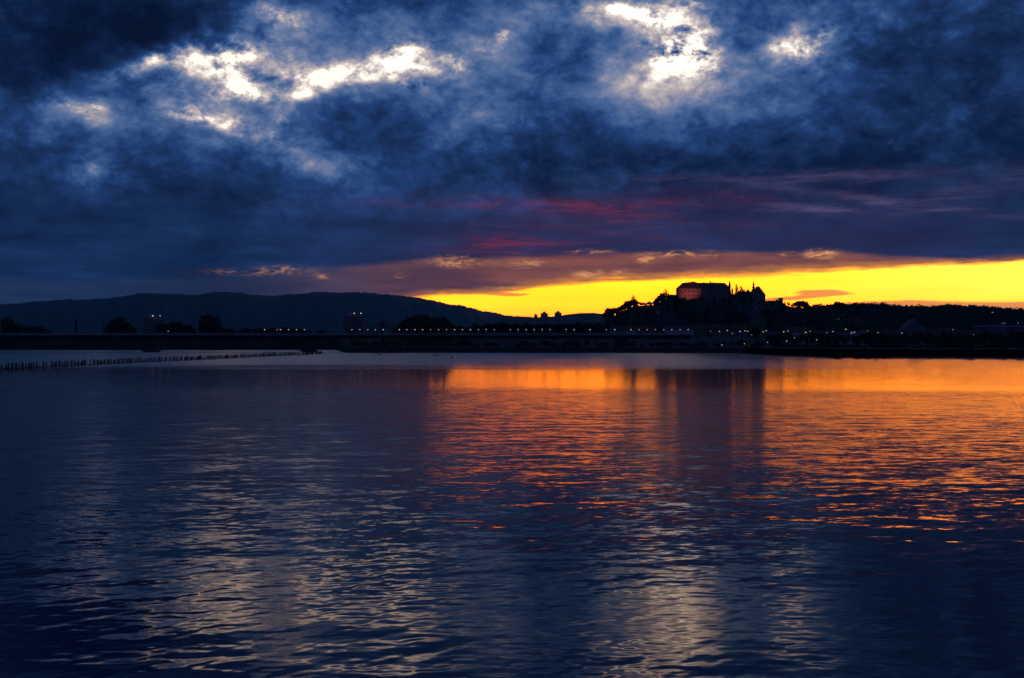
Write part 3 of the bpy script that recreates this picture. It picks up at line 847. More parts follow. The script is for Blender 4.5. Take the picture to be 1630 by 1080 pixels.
def gable_house(px, d, w, dep, zb, h, rise, wall, roof, label, cat='house', rz=0.0, ridge='x', group=None, nx=3, nz=2, ww=1.1, wh=1.5, chim=True, name='house'):
    root = empty(name, (pxX(px, d), d, zb), rz); tag(root, label, cat, group)
    wl = MB().box(-w / 2, w / 2, 0, dep, -4, h)
    ov = 0.5
    if ridge == 'x':
        wl.prism([(0, h), (dep, h), (dep / 2, h + rise * 0.97)], 'x', -w / 2, w / 2)
        rf = MB().prism([(-ov, h - 0.15), (dep / 2, h + rise), (dep + ov, h - 0.15), (dep + ov, h + 0.1), (dep / 2, h + rise + 0.3), (-ov, h + 0.1)], 'x', -w / 2 - ov, w / 2 + ov)
    else:
        wl.prism([(-w / 2, h), (w / 2, h), (0, h + rise * 0.97)], 'y', 0, dep)
        rf = MB().prism([(-w / 2 - ov, h - 0.15), (0, h + rise), (w / 2 + ov, h - 0.15), (w / 2 + ov, h + 0.1), (0, h + rise + 0.3), (-w / 2 - ov, h + 0.1)], 'y', -ov, dep + ov)
    wl.obj('wall', wall, root)
    r = rf.obj('roof', roof, root)
    if chim:
        MB().box(w * 0.2, w * 0.2 + 0.9, dep * 0.45, dep * 0.45 + 0.9, h + rise * 0.5, h + rise + 1.3).obj('chimney', M['stone'], r)
    xs = [(-0.5 + (i + 0.5) / nx) * w for i in range(nx)]
    zs = [1.0 + i * (h - 0.6) / nz for i in range(nz)]
    add_windows(root, xs, zs, -0.005, ww, wh)
    return root

def block(px, d, w, dep, zb, h, wall, label, nx, nz, lights=(), rz=0.0, step=None, name='tower_block', group=None):
    root = empty(name, (pxX(px, d), d, zb), rz); tag(root, label, 'apartment block', group)
    wl = MB().box(-w / 2, w / 2, 0, dep, -4, h)
    if step: wl.box(w / 2 + 0.003, w / 2 + step[0], 2.0, dep - 1, -4, h - step[1])
    wl.obj('wall', wall, root)
    rf = MB().box(-w / 2 - 0.15, w / 2 + 0.15, -0.15, dep + 0.15, h + 0.003, h + 0.55).obj('roof_parapet', M['concrete'], root)
    MB().box(-w * 0.22, w * 0.22, dep * 0.3, dep * 0.7, h + 0.556, h + 3.0).obj('lift_house', M['concrete'], rf)
    xs = [(-0.5 + (i + 0.5) / nx) * w for i in range(nx)]
    zs = [0.9 + i * (h - 0.5) / nz for i in range(nz)]
    add_windows(root, xs, zs, -0.005, 1.5, 1.3)
    for i in range(nz):
        MB().box(-w / 2 + 0.3, w / 2 - 0.3, -0.9, -0.06, 0.25 + i * (h - 0.5) / nz, 0.45 + i * (h - 0.5) / nz).obj('balcony', M['concrete'], root)
    for (lx, lz) in lights:
        ma = MB().tube((lx, dep / 2, h + 0.55), (lx, dep / 2, lz), 0.08, 0.06, 6).obj('mast', M['steel'], root)
        MB().lathe([(0.05, lz), (0.42, lz + 0.1), (0.5, lz + 0.5), (0.3, lz + 0.85), (0.04, lz + 0.95)], lx, dep / 2, 10).obj('roof_light', M['beacon'], ma)
    return root

# the two towers with lights on top, beyond the bridge
D1 = 1100.0
block(236, D1, 9.5, 12, 4, pyZ(506, D1) - 4, M['greyplaster'], 'apartment tower with two roof lights beside the clump of round trees', 4, 9,
      lights=((pxX(240.3, D1) - pxX(236, D1), pyZ(503.6, D1) - 4), (pxX(251.8, D1) - pxX(236, D1), pyZ(503.6, D1) - 4)), step=(10.5, 3.0))
block(555, D1, 11.0, 12, 4, pyZ(503, D1) - 4, M['greyplaster'], 'apartment tower with three roof lights above the first bridge lamps', 4, 9,
      lights=((pxX(555, D1) - pxX(555, D1) - 1, pyZ(502.6, D1) - 4), (pxX(562.5, D1) - pxX(555, D1), pyZ(499.6, D1) - 4), (pxX(573.3, D1) - pxX(555, D1), pyZ(499.6, D1) - 4)), step=(9.0, 1.5))
D2 = 1700.0
block(866.5, D2, 11.0, 12, 3.4, pyZ(499.2, D2) - 3.4, M['concrete'], 'tower block of the pair breaking the yellow strip, nearer the bridge cables', 4, 13)
block(888.5, D2, 10.6, 12, 3.4, pyZ(498.4, D2) - 3.4, M['concrete'], 'tower block of the pair breaking the yellow strip, nearer the castle', 4, 13)
block(853, D2 + 20, 6.0, 8, 3.4, pyZ(502.2, D2) - 3.4, M['concrete'], 'lower block just beside the pair of tower blocks', 2, 11)

for px, top, r_, lab in ((121.5, 507, 1.25, 'thick dark factory chimney alone behind the bridge'), (165, 510, 0.55, 'thin faint chimney next to the big round tree')):
    d = 1150.0; h = pyZ(top, d) - 4
    root = empty('chimney_stack', (pxX(px, d), d, 4.0)); tag(root, lab, 'chimney')
    MB().lathe([(r_ * 1.25, -1), (r_ * 1.1, h * 0.5), (r_, h - 1.0)], 0, 0, 14).obj('shaft', M['pier'], root)
    MB().lathe([(r_ * 1.12, h - 0.997), (r_ * 1.15, h - 0.4), (r_ * 0.95, h)], 0, 0, 14).obj('rim', M['steel'], root)

# ------------------------------------------------------------------ castle
DC = 1385.0
U = DC / F
zc = pyZ(478.5, DC)                       # castle ground
def cx(px): return pxX(px, DC)
def cz(py): return pyZ(py, DC)
root = empty('castle', (cx(1120), DC, zc)); tag(root, 'old hilltop castle with long hipped roof and a pink lit end wing', 'castle')
ox = cx(1120)
def lx(px): return cx(px) - ox
def lz(py): return cz(py) - zc
# pink wing: a short front turned towards the lake
w0, w1 = lx(1079), lx(1116)
wing = MB().box(w0, w1, -1.5, 16, -6, lz(459.2)).obj('wing_wall', M['pink'], root)
wing['label'] = 'pink plastered end wing lit by a floodlight'
rw = MB()
b0 = len(rw.v)
e = 0.5
rw.v += [(w0 - e, -2.0, lz(459.4)), (w1 + e, -2.0, lz(459.4)), (w1 + e, 16.5, lz(459.4)), (w0 - e, 16.5, lz(459.4)), (lx(1087.5), 7, lz(450.2)), (lx(1106), 7, lz(448.0)), (lx(1112), 7, lz(450.0))]
rw.f += [(0, 1, 6, 5, 4), (2, 3, 4, 5, 6), (3, 0, 4), (1, 2, 6), (3, 2, 1, 0)]
rwo = rw.obj('wing_roof', M['tile'], root)
MB().box(w0 - 0.25, w1 + 0.25, -1.75, -1.503, lz(460.6), lz(459.7)).obj('cornice', M['ochre'], root)
for px in (1094, 1103):
    MB().prism([(lx(px) - 0.9, lz(457)), (lx(px) + 0.9, lz(457)), (lx(px), lz(454.6))], 'y', -0.2, 5).obj('dormer', M['tile'], rwo)
add_windows(root, [lx(p) for p in (1083.5, 1090, 1096.5, 1103.5, 1110.5)], [lz(466.0), lz(473.0)], -1.505, 1.9, 2.7)
# long main range
m0, m1 = lx(1116.03), lx(1161)
MB().box(m0, m1, 0.6, 17, -6, lz(457.4)).obj('main_wall', M['greyplaster'], root)
rm = MB()
rm.v += [(m0 - 3, 0.0, lz(457.5)), (m1 + e, 0.0, lz(457.5)), (m1 + e, 17.5, lz(457.5)), (m0 - 3, 17.5, lz(457.5)), (lx(1108), 8.6, lz(449.9)), (lx(1155.5), 8.6, lz(449.9))]
rm.f += [(0, 1, 5, 4), (2, 3, 4, 5), (3, 0, 4), (1, 2, 5), (3, 2, 1, 0)]
rmo = rm.obj('main_roof', M['tile'], root)
for px, t in ((1133, 447.6), (1137.5, 448.9), (1122, 449.0)):
    MB().box(lx(px) - 0.75, lx(px) + 0.75, 7.9, 9.3, lz(452), lz(t)).obj('chimney', M['stone'], rmo)
add_windows(root, [lx(p) for p in (1121, 1125, 1129, 1133, 1137, 1141, 1145, 1149, 1153, 1157)], [lz(463.4), lz(469.0), lz(474.4)], 0.595, 1.3, 1.9)
for px in (1131, 1135, 1139, 1143, 1147):                # arcade pilasters under the eaves
    MB().box(lx(px) - 0.25, lx(px) + 0.25, 0.35, 0.597, lz(475.5), lz(458.2)).obj('pilaster', M['ochre'], root)
tu = MB().lathe([(1.5, -6), (1.5, lz(455)), (1.75, lz(454.8)), (1.75, lz(454.2)), (1.3, lz(452.6)), (0.9, lz(450)), (0.35, lz(447)), (0.05, lz(444.8))], lx(1162.2), 3, 10).obj('corner_turret', M['stone'], root)
# terrace wall and outworks on the slope
MB().box(lx(1063), lx(1080), -14, -9, -12, lz(482)).obj('terrace_wall', M['ochre'], root)
MB().box(lx(1064), lx(1118), -9.003 + 4, -3, -9, lz(477.2)).obj('curtain_wall', M['stone'], root)
lo = MB().box(lx(1064), lx(1077.4), -2.9, 8, -6, lz(472.2)).obj('gatehouse_wall', M['stone'], root)
MB().prism([(-3.4, lz(472.3)), (8.5, lz(472.3)), (2.5, lz(469.4))], 'x', lx(1063.6), lx(1078)).obj('gatehouse_roof', M['tile'], root)
add_windows(root, [lx(1067), lx(1070.5), lx(1074)], [lz(476.2)], -2.905, 1.0, 1.4)
MB().box(lx(1161.03), lx(1196), 5, 12, -6, lz(468)).obj('link_wall', M['greyplaster'], root)
MB().prism([(4.4, lz(468.1)), (12.6, lz(468.1)), (8.5, lz(463.4))], 'x', lx(1176), lx(1198)).obj('link_roof', M['tile'], root)
for px, t in ((1184.5, 459.0), (1192.3, 460.2)):
    MB().lathe([(1.1, lz(466)), (1.1, lz(463.2)), (1.3, lz(463)), (0.8, lz(461.4)), (0.1, lz(t))], lx(px), 8.5, 8).obj('roof_turret', M['slate'], root)

# chapel with the onion-waisted spire and the steep gable beside it
ch = empty('castle_chapel', (cx(1205), DC + 2, zc)); tag(ch, 'steep-gabled castle chapel with a thin waisted spire', 'chapel')
ox2 = cx(1205)
def l2(px): return cx(px) - ox2
g0, g1 = l2(1197.5), l2(1219)
MB().box(g0, g1, 0, 14, -7, lz(470)).prism([(l2(1197.5), lz(470)), (g1, lz(470)), (l2(1208.6), lz(456.6))], 'y', 0.2, 13.8).obj('wall', M['ochre'], ch)
MB().prism([(g0 - .5, lz(470.6)), (l2(1208.6), lz(456.4)), (g1 + .6, lz(470.6)), (g1 + .6, lz(470.1)), (l2(1208.6), lz(455.6)), (g0 - .5, lz(470.1))], 'y', -0.6, 14.6).obj('roof', M['tile'], ch)
add_windows(ch, [l2(1203.5), l2(1208.6), l2(1213.5)], [lz(472.5)], -0.005, 1.1, 2.2)
tw = MB().box(l2(1197.6), l2(1203.6), -1.2, 3.4, -7, lz(461.5)).obj('tower', M['ochre'], ch)
sx_ = l2(1200.3)
MB().lathe([(2.4, lz(461.45)), (2.0, lz(460.6)), (1.2, lz(459.6)), (2.0, lz(458.2)), (2.1, lz(457.4)), (1.0, lz(455.6)), (0.95, lz(454.2)), (1.45, lz(453.4)), (1.35, lz(452.4)), (0.55, lz(450.6)), (0.22, lz(447.5)), (0.06, lz(443.6))], sx_, 1.1, 10).obj('spire', M['copper'], tw)
MB().box(l2(1193), l2(1197.4), 1, 9, -7, lz(464)).obj('side_wall', M['greyplaster'], ch)
MB().lathe([(1.5, lz(464)), (1.1, lz(462.5)), (0.1, lz(459.2))], l2(1192.8), 4, 8).obj('side_turret', M['slate'], ch)

w = empty('castle_rampart', (cx(1233), DC + 4, zc)); tag(w, 'low rampart wall ending in a small square tower past the chapel', 'wall')
b = MB(); n = 12
for k in range(n):
    a, c = 1219.6 + (1241.5 - 1219.6) * k / n, 1219.6 + (1241.5 - 1219.6) * (k + 1) / n
    top = lerp_pts([(1219, 479.5), (1226, 479.0), (1233, 479.6), (1242, 480.8)], (a + c) / 2)
    b.box(cx(a) - cx(1233), cx(c) - cx(1233) - 0.004, 0, 2.2, -14, lz(top))
b.obj('wall', M['stone'], w)
MB().box(cx(1241.5) - cx(1233), cx(1247.2) - cx(1233), -1, 4, -16, lz(475.2)).obj('tower', M['stone'], w)
for k in range(3):
    x = cx(1241.5 + k * 2.15) - cx(1233)
    MB().box(x, x + 1.1, -1.05, 4.05, lz(475.2) + 0.003, lz(474.2)).obj('merlon', M['stone'], w)

# floodlight of the pink wing: its lamp stands on the slope
fx, fy = cx(1092), DC - 30
fz = ground(1092, DC - 30) + 2.5
fl = empty('floodlight', (fx, fy, fz)); tag(fl, 'floodlight on the slope shining up at the pink castle wing', 'floodlight')
MB().tube((0, 0, -6), (0, 0, 0.1), 0.08, 0.07, 6).obj('pole', M['steel'], fl)
MB().box(-0.35, 0.35, -0.5, -0.05, 0.05, 0.6).obj('housing', M['steel'], fl)
sp_ = bpy.data.lights.new('floodlight_beam', 'SPOT'); sp_.energy = 13000; sp_.color = (1.0, 0.40, 0.30); sp_.spot_size = R(64); sp_.spot_blend = 0.9; sp_.shadow_soft_size = 0.25
spo = bpy.data.objects.new('floodlight_beam', sp_); col.objects.link(spo); spo.parent = fl; spo.location = (0, 0.1, 0.4)
spo.rotation_euler = (Vector((0.12, 1.0, 0.33)) * -1).to_track_quat('Z', 'Y').to_euler()

# ------------------------------------------------------------------ the town under the hill
# church tower on the slope, pale
d = 1240.0; zb = ground(1047, d)
t = empty('church_tower', (pxX(1047, d), d, zb)); tag(t, 'small pale bluish church tower on the wooded slope before the spruce', 'church tower')
hh = pyZ(496, d) - zb
MB().box(-2.6, 2.6, 0, 5.2, -3, hh).obj('wall', M['white'], t)
MB().lathe([(3.3, hh + 0.003), (2.2, hh + 2.2), (1.3, hh + 3.2), (1.6, hh + 4.2), (0.3, hh + 6.2), (0.06, hh + 8)], 0, 2.6, 8).obj('roof', M['slate'], t)
add_windows(t, [0.0], [hh * 0.3, hh * 0.68], -0.005, 1.2, 2.0)
MB().box(2.605, 12, 2, 9, -3, hh * 0.42).obj('nave_wall', M['white'], t)
MB().prism([(1.4, hh * 0.42), (9.6, hh * 0.42), (5.5, hh * 0.42 + 4)], 'x', 2.65, 12.5).obj('nave_roof', M['tile'], t)
# town tower below the chapel
d = 1130.0; zb = ground(1204, d)
t = empty('clock_tower', (pxX(1204, d), d, zb)); tag(t, 'tall plain stone tower in the town below the castle chapel', 'tower')
hh = pyZ(489, d) - zb
MB().box(-4.2, 4.2, 0, 8, -3, hh).obj('wall', M['stone'], t)
MB().lathe([(5.6, hh + 0.003), (4.6, hh + 1.5), (2.6, hh + 3.0), (2.3, hh + 4.5), (2.6, hh + 5.0), (0.5, hh + 7.5), (0.05, hh + 9.5)], 0, 4, 8).obj('roof', M['copper'], t)
add_windows(t, [-1.6, 1.6], [hh * 0.35, hh * 0.6, hh * 0.82], -0.005, 1.2, 2.2)
cl = MB(); cl.tube((0, -0.12, hh * 0.93), (0, -0.003, hh * 0.93), 1.3, 1.3, 16); cl.obj('clock_face', M['white'], t)
MB().box(4.205, 10, 1, 7, -3, hh * 0.55).obj('side_wall', M['stone'], t)

gable_house(1276, 900, 21.5, 11, ground(1276, 900), 10.0, 4.2, M['white'], M['tile'], 'wide white townhouse with two rows of windows behind the lamps below the ridge', nx=7, nz=2, ww=1.2, wh=1.9)
gable_house(1358, 880, 11, 10, ground(1358, 880), 6.8, 4.2, M['white'], M['tile'], 'small white gabled house, the smaller of the twin gables', ridge='y', nx=3)
gable_house(1374, 885, 11, 10, ground(1374, 885), 7.2, 4.5, M['white'], M['tile'], 'white gabled house, the larger of the twin gables', ridge='y', nx=3)
gable_house(1458, 830, 18, 14, ground(1458, 830), 11, 8.5, M['greyplaster'], M['slate'], 'big grey house with a steep pointed gable facing the lake', ridge='y', nx=4)
gable_house(1500, 850, 22, 10, ground(1500, 850), 9.5, 3.5, M['white'], M['tile'], 'long low pale house next to the steep pointed gable', nx=6)
for px, w_, py0, lab in ((1584, 17.5, 520.2, 'flat roofed hall with a pale metal eave beside the last street lamps'), (1632, 14, 520.4, 'flat roofed hall with a pale eave cut off by the picture edge')):
    d = 800.0; zb = ground(px, d); h = pyZ(py0, d) - zb
    t = empty('hall', (pxX(px, d), d, zb)); tag(t, lab, 'hall')
    MB().box(-w_ / 2, w_ / 2, 0, 14, -2, h).obj('wall', M['greyplaster'], t)
    MB().box(-w_ / 2 - 0.8, w_ / 2 + 0.8, -0.9, 14.8, h + 0.003, h + 0.75).obj('roof', M['sheet'], t)
    add_windows(t, [-w_ * .38, -w_ * .19, 0, w_ * .19, w_ * .38], [h * 0.5], -0.005, 2.2, 1.5)
    MB().box(-1.2, 1.2, -0.08, -0.003, 0, 2.6).obj('door', M['frame'], t)
for px, d, w_, h, r_, roof_, lab in (
    (1122, 1090, 22, 7, 4.5, 'tile', 'long reddish tiled house at the foot of the castle hill, below the pink wing'),
    (1150, 1080, 20, 7, 5.0, 'tile', 'long reddish tiled house at the foot of the castle hill, below the slim trees'),
    (1178, 1075, 14, 8, 4.0, 'tile', 'narrow tiled house just before the plain stone tower'),
    (1098, 1090, 13, 7, 4.0, 'tile', 'small tiled house at the hill foot below the spruce'),
    (1072, 1060, 15, 7, 4.0, 'slate', 'dark roofed house at the hill foot below the terrace wall'),
    (1030, 1040, 18, 6, 4.0, 'tile', 'wide tiled house below the pale church tower'),
    (1002, 1030, 13, 6, 4.0, 'tile', 'small tiled house below the outermost spruce'),
    (978, 1030, 14, 6, 3.5, 'slate', 'dark roofed house at the low end of the castle hill'),
    (1228, 980, 17, 8, 3.0, 'slate', 'house with a low dark slate roof between the stone tower and white townhouse'),
    (1312, 930, 16, 8, 4.0, 'tile', 'tiled house between the white townhouse and the twin gables'),
    (1335, 940, 13, 7, 4.0, 'slate', 'dark roofed house just before the twin gables'),
    (1405, 900, 19, 8, 4.0, 'tile', 'wide tiled house between the twin gables and the steep gable'),
    (1430, 905, 14, 8, 4.5, 'slate', 'dark roofed house just before the steep pointed gable'),
    (1530, 870, 15, 8, 4.0, 'tile', 'tiled house behind the cluster of high lit windows'),
    (1556, 880, 13, 8, 4.0, 'slate', 'dark roofed house just before the flat roofed hall'),
    (1608, 860, 14, 9, 4.0, 'tile', 'tiled house behind the gap between the two flat roofed halls')):
    gable_house(px, d, w_, 10, ground(px, d), h, r_, random.choice([M['white'], M['ochre'], M['greyplaster']]), M[roof_], lab, nx=max(2, int(w_ / 4)))

# ------------------------------------------------------------------ bridge
DB = 700.0
def bx(px): return pxX(px, DB)
zd = pyZ(532.6, DB)
br = empty('road_bridge', (bx(560), DB, 0)); tag(br, 'long low road bridge with a pale parapet crossing the inlet', 'bridge')
o_ = bx(560)
b0, b1 = bx(-320) - o_, bx(1100) - o_
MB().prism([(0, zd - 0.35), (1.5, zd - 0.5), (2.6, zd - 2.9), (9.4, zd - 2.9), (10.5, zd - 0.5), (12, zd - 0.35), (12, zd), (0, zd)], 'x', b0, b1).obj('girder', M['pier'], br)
MB().box(b0, b1, 1.2, 10.8, zd + 0.004, zd + 0.06).obj('roadway', M['asphalt'], br)
MB().box(b0, b1, -0.12, 0.25, zd - 0.55, zd + 0.30).obj('edge_beam', M['concrete'], br)
MB().box(b0, b1, 11.75, 12.12, zd - 0.55, zd + 0.30).obj('edge_beam', M['concrete'], br)
rail = MB()
for y_ in (0.02, 11.9):
    for zz in (0.62, 0.9, 1.18): rail.box(b0, b1, y_, y_ + 0.07, zd + zz, zd + zz + 0.07)
x = b0
while x < b1:
    for y_ in (0.022, 11.902): rail.box(x, x + 0.08, y_ - 0.01, y_ + 0.08, zd + 0.302, zd + 1.25)
    x += 2.5
rl = rail.obj('railing', M['steel'], br); rl['kind'] = 'stuff'
for px in (-200, 237.5, 490, 740, 990):
    x = bx(px) - o_
    pb = MB()
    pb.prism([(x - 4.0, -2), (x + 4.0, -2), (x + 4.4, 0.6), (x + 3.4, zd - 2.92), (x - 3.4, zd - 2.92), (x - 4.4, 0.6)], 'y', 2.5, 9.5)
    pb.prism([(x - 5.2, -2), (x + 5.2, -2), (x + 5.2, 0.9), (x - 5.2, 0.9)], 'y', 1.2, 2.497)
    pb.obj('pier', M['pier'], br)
xp = bx(607) - o_
zt = pyZ(511.5, DB)
for y_ in (0.6, 11.4):
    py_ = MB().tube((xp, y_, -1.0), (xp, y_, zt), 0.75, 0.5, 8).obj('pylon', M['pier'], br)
    for k, dx in enumerate((8, 12, 16, 20)):
        for s in (-1, 1):
            MB().tube((xp + s * 0.3, y_, zt - 0.5 - (3 - k) * 0.75), (xp + s * dx, y_, zd + 0.2), 0.12, 0.12, 6).obj('stay_cable', M['cable'], py_)

# ------------------------------------------------------------------ lamps
def lamp_proto(name, label, group, kind):
    o = empty(name, (0, 0, -500)); tag(o, label, 'street lamp', group)
    if kind == 'rail':
        MB().tube((0, 0, 0), (0, 0, 2.35), 0.07, 0.05, 6).obj('post', M['steel'], o)
        MB().lathe([(0.06, 2.35), (0.26, 2.45), (0.31, 2.7), (0.24, 2.95), (0.05, 3.02)], 0, 0, 10).obj('globe', M['lamp'], o)
    elif kind == 'street':
        p = MB(); p.tube((0, 0, -0.5), (0, 0, 7.8), 0.10, 0.06, 7); p.tube((0, 0, 7.75), (0, -1.5, 8.2), 0.05, 0.045, 6)
        p.obj('post', M['steel'], o)
        MB().box(-0.16, 0.16, -2.1, -1.45, 8.22, 8.36).obj('lamp_head', M['steel'], o)
        MB().lathe([(0.08, 7.85), (0.26, 7.93), (0.31, 8.08), (0.26, 8.215)], 0, -1.78, 10).obj('bulb', M['lamp'], o)
    else:
        MB().tube((0, 0, -0.5), (0, 0, 2.3), 0.07, 0.05, 6).obj('post', M['steel'], o)
        MB().lathe([(0.06, 2.3), (0.20, 2.38), (0.25, 2.6), (0.20, 2.8), (0.05, 2.86)], 0, 0, 10).obj('globe', M['lamp_dim'], o)
        MB().lathe([(0.30, 2.863), (0.05, 3.05)], 0, 0, 8).obj('cap', M['steel'], o)
    return o
LP = {k: lamp_proto(*a) for k, a in {
    'rail': ('bridge_lamp', 'small lit white lamp in the even row along the bridge railing', 'lit lamps along the bridge railing', 'rail'),
    'street': ('street_lamp', 'tall lit lamp of the double row along the riverside road below the town', 'street lamps of the riverside road', 'street'),
    'low': ('lantern', 'small dim lantern low on the bank near the water', 'low lanterns on the bank', 'low')}.items()}
used = set()
DIM = {}
def dim(o):
    for c in o.children:
        if c.name.startswith('globe'):
            if 'm' not in DIM:
                DIM['m'] = c.data.copy(); DIM['m'].materials.clear(); DIM['m'].materials.append(M['lamp_dim'])
            c.data = DIM['m']
def place_lamp(kind, x, y, z, label=None):
    p = LP[kind]
    o = p if kind not in used else copy_tree(p)
    used.add(kind)
    o.location = (x, y, z)
    if kind == 'street': o.rotation_euler = (0, 0, random.uniform(-0.4, 0.4))
    if label: o['label'] = label
    return o
RAILX = [421, 440.7, 446.4, 459, 471.7, 484.6, 560, 572.6, 585.3, 597.3, 609.8, 635.5, 647.6, 660.2, 672.8, 685.4, 698.1, 710.8, 723.6, 736.2, 748.8, 761.6, 774, 786.8,
         812.3, 824.7, 837.5, 850.2, 863, 875.4, 901, 913.7, 939.2, 965.3, 978.7, 1004.2, 1017.2, 1030.2, 1043.3, 1056.7, 1069.4, 1082.7, 1095.6]
for i, px in enumerate(RAILX):
    o = place_lamp('rail', bx(px), DB + 0.4, zd + 0.302)
    o['label'] = 'small lit white lamp in the even row along the bridge railing'; o['group'] = 'lit lamps along the bridge railing'
    if px in (635.5, 863) or px < 500: dim(o)
    if px < 500: o['group'] = 'loose run of bridge lamps'; o['label'] = 'lit lamp of the loose short run before the tower with three lights'
o = place_lamp('rail', bx(267.5), DB + 0.4, zd + 0.302 - 1.0, 'single lit bridge lamp far from the others, under the clump of rounded trees')
o['group'] = 'single bridge lamp'
STREET = [(1144.6, 528), (1157.8, 526.4), (1164.7, 531), (1179.4, 528), (1185, 527), (1190, 527.7), (1196, 533.5), (1213, 528.3), (1219.5, 526.6), (1229.7, 535.4), (1247.6, 528.5), (1254.2, 527.3), (1264.7, 537.8),
          (1280.9, 529.3), (1288.7, 527.8), (1300, 541.2), (1315.7, 529.7), (1324, 528.1), (1348.3, 524.6), (1354.4, 530.3), (1359.3, 529.2), (1390, 531.7), (1396, 530), (1431, 532.5), (1435, 530.5), (1460.7, 533.5), (1472, 531.8),
          (1501, 533.6), (1510.7, 532.3), (1544.7, 535.2), (1550, 533.6), (1585, 535.5), (1592.6, 533.6)]
for (px, py) in STREET:
    d = 8 + 0
    want = 3.4 + 8.05 if py < 537 else 3.4 + 2.6
    if py < 537:
        d = max(shore(px) + 24, min((want - CH) * F / max(1.0, 540 - py), 760))
        z = pyZ(py, d) - 8.05
        o = place_lamp('street', pxX(px, d), d + 1.78, z)
        gz = ground(px, d)
        if z - gz > 0.3: o.children[0].scale = (1, 1, 1)
        o.location.z = z
    else:
        d = shore(px) + 22
        o = place_lamp('low', pxX(px, d), d, pyZ(py, d) - 2.6)
for (px, py) in ((1149, 549.5), (1185, 547.4), (1221.7, 545.2), (1252.2, 543.3), (1131, 527.5), (1381, 527), (1517, 525)):
    d = shore(px) + (14 if py > 540 else 160)
    place_lamp('low', pxX(px, d), d, pyZ(py, d) - 2.6)
for px, py in ((559.2, 545.8), (565.8, 545.4)):
    d = shore(px) + 16
    o = place_lamp('low', pxX(px, d), d, pyZ(py, d) - 2.6, 'lit lantern of the close pair on the point where the stakes end')
    o['group'] = 'pair of lanterns on the point'
    for c in o.children:
        if c.name.startswith('globe'):
            c.data = LP['rail'].children[1].data.copy(); c.location.z = -0.1
# lit windows up the slope at the town's end
for px, py, s in ((1537, 524, 1.0), (1541, 523.5, 0.6), (1548, 515, 0.8), (1551, 515, 0.8), (1616.5, 514, 1.0), (1571, 514.5, 0.5), (1303, 508, 0.5)):
    d = 980.0
    zb = pyZ(py, d)
    t = place_lamp('low', pxX(px, d), d - 60, 0)
    d2 = d - 60; t.location.z = pyZ(py, d2) - 2.6
    t['label'] = 'faint yard lantern up on the slope behind the riverside houses'; t['group'] = 'faint lanterns on the slope'

# ------------------------------------------------------------------ the row of stakes in the water
def stake_meshes():
    out = []
    for k in range(6):
        r = random.Random(k)
        b = MB()
        lean = (r.uniform(-0.06, 0.06), r.uniform(-0.06, 0.06))
        h = 1.0
        b.lathe([(0.18, -1.2), (0.175, 0.3), (0.16, 0.8), (0.11, 0.97), (0.03, 1.0)], 0, 0, 8)
        b.v = [(x + lean[0] * z + 0.02 * math.sin(z * 5 + k), y + lean[1] * z, z) for (x, y, z) in b.v]
        out.append(b.me('stake', M['wood']))
    return out
SM = stake_meshes()
P0, P1 = Vector((pxX(-40, 282), 282, 0)), Vector((pxX(520, 600), 600, 0))
Lr = (P1 - P0).length
pos = 0.0; n = 0; gap = 0
while pos < Lr and n < 296:
    t = pos / Lr
    p = P0.lerp(P1, t)
    p.x += math.sin(pos * 0.05) * 0.8 + random.uniform(-0.25, 0.25)
    o = link('stake', SM[random.randrange(6)])
    o.location = (p.x, p.y, 0)
    h = random.uniform(1.35, 1.75) * (1.2 if random.random() < 0.07 else 1.0)
    if random.random() < 0.08: h *= 0.6
    o.scale = (1.05, 1.05, h); o.rotation_euler = (0, 0, random.uniform(0, 6.28))
    tag(o, 'weathered wooden stake in the long row standing in the water', 'stake', 'row of wooden stakes in the lake')
    n += 1
    pos += random.uniform(0.75, 1.25) * (1.0 if random.random() > 0.05 else 2.4)
# planks lashed along the foot of the row
k = 0
a = 0.0
while a < Lr - 6:
    c = min(Lr, a + random.uniform(5.0, 7.0))
    p, q = P0.lerp(P1, a / Lr), P0.lerp(P1, c / Lr)
    dr = q - p; ln = dr.length
    if random.random() < 0.93:
        o = link('wale_board', MB().box(0, ln - 0.05, 0.20, 0.27, -0.35, 0.16 + 0.05 * wob(k * 1.7)).me('wale_board', M['wood']))
        yy = math.sin((a + c) * 0.025) * 0.8
        o.location = (p.x + yy + 0.25, p.y, 0); o.rotation_euler = (0, 0, math.atan2(dr.y, dr.x))
        tag(o, 'dark plank lying along the foot of the stakes at the waterline', 'plank', 'planks along the foot of the stake row')
    a = c; k += 1

# a few birds on the open water before the far bank
for i, (px, py) in enumerate(((604, 565.6), (690, 566.0), (697, 566.4), (719, 570.2))):
    d = CH * F / (py - 540)
    o = empty('waterbird', (pxX(px, d), d, 0.0), random.uniform(0, 6.28), (1.7, 1.7, 1.5))
    tag(o, ['dark waterbird alone on the water near the point', 'dark waterbird, first of the close pair on the water', 'dark waterbird, second of the close pair on the water', 'dark waterbird floating nearest the camera'][i], 'bird')
    b = MB().lathe([(0.05, -0.08), (0.26, 0.0), (0.28, 0.14), (0.16, 0.26), (0.03, 0.30)], 0, 0, 10)
    b.v = [(x * 1.9, y, z + 0.06 * max(0, -x) * 2) for (x, y, z) in b.v]
    b.tube((0.34, 0, 0.12), (0.46, 0, 0.50), 0.07, 0.05, 7); b.lathe([(0.02, 0.46), (0.09, 0.50), (0.09, 0.58), (0.02, 0.62)], 0.48, 0, 8); b.tube((0.54, 0, 0.53), (0.68, 0, 0.51), 0.03, 0.01, 5)
    b.tube((-0.45, 0, 0.18), (-0.72, 0, 0.30), 0.08, 0.02, 6)
    b.obj('body', M['cable'], o)

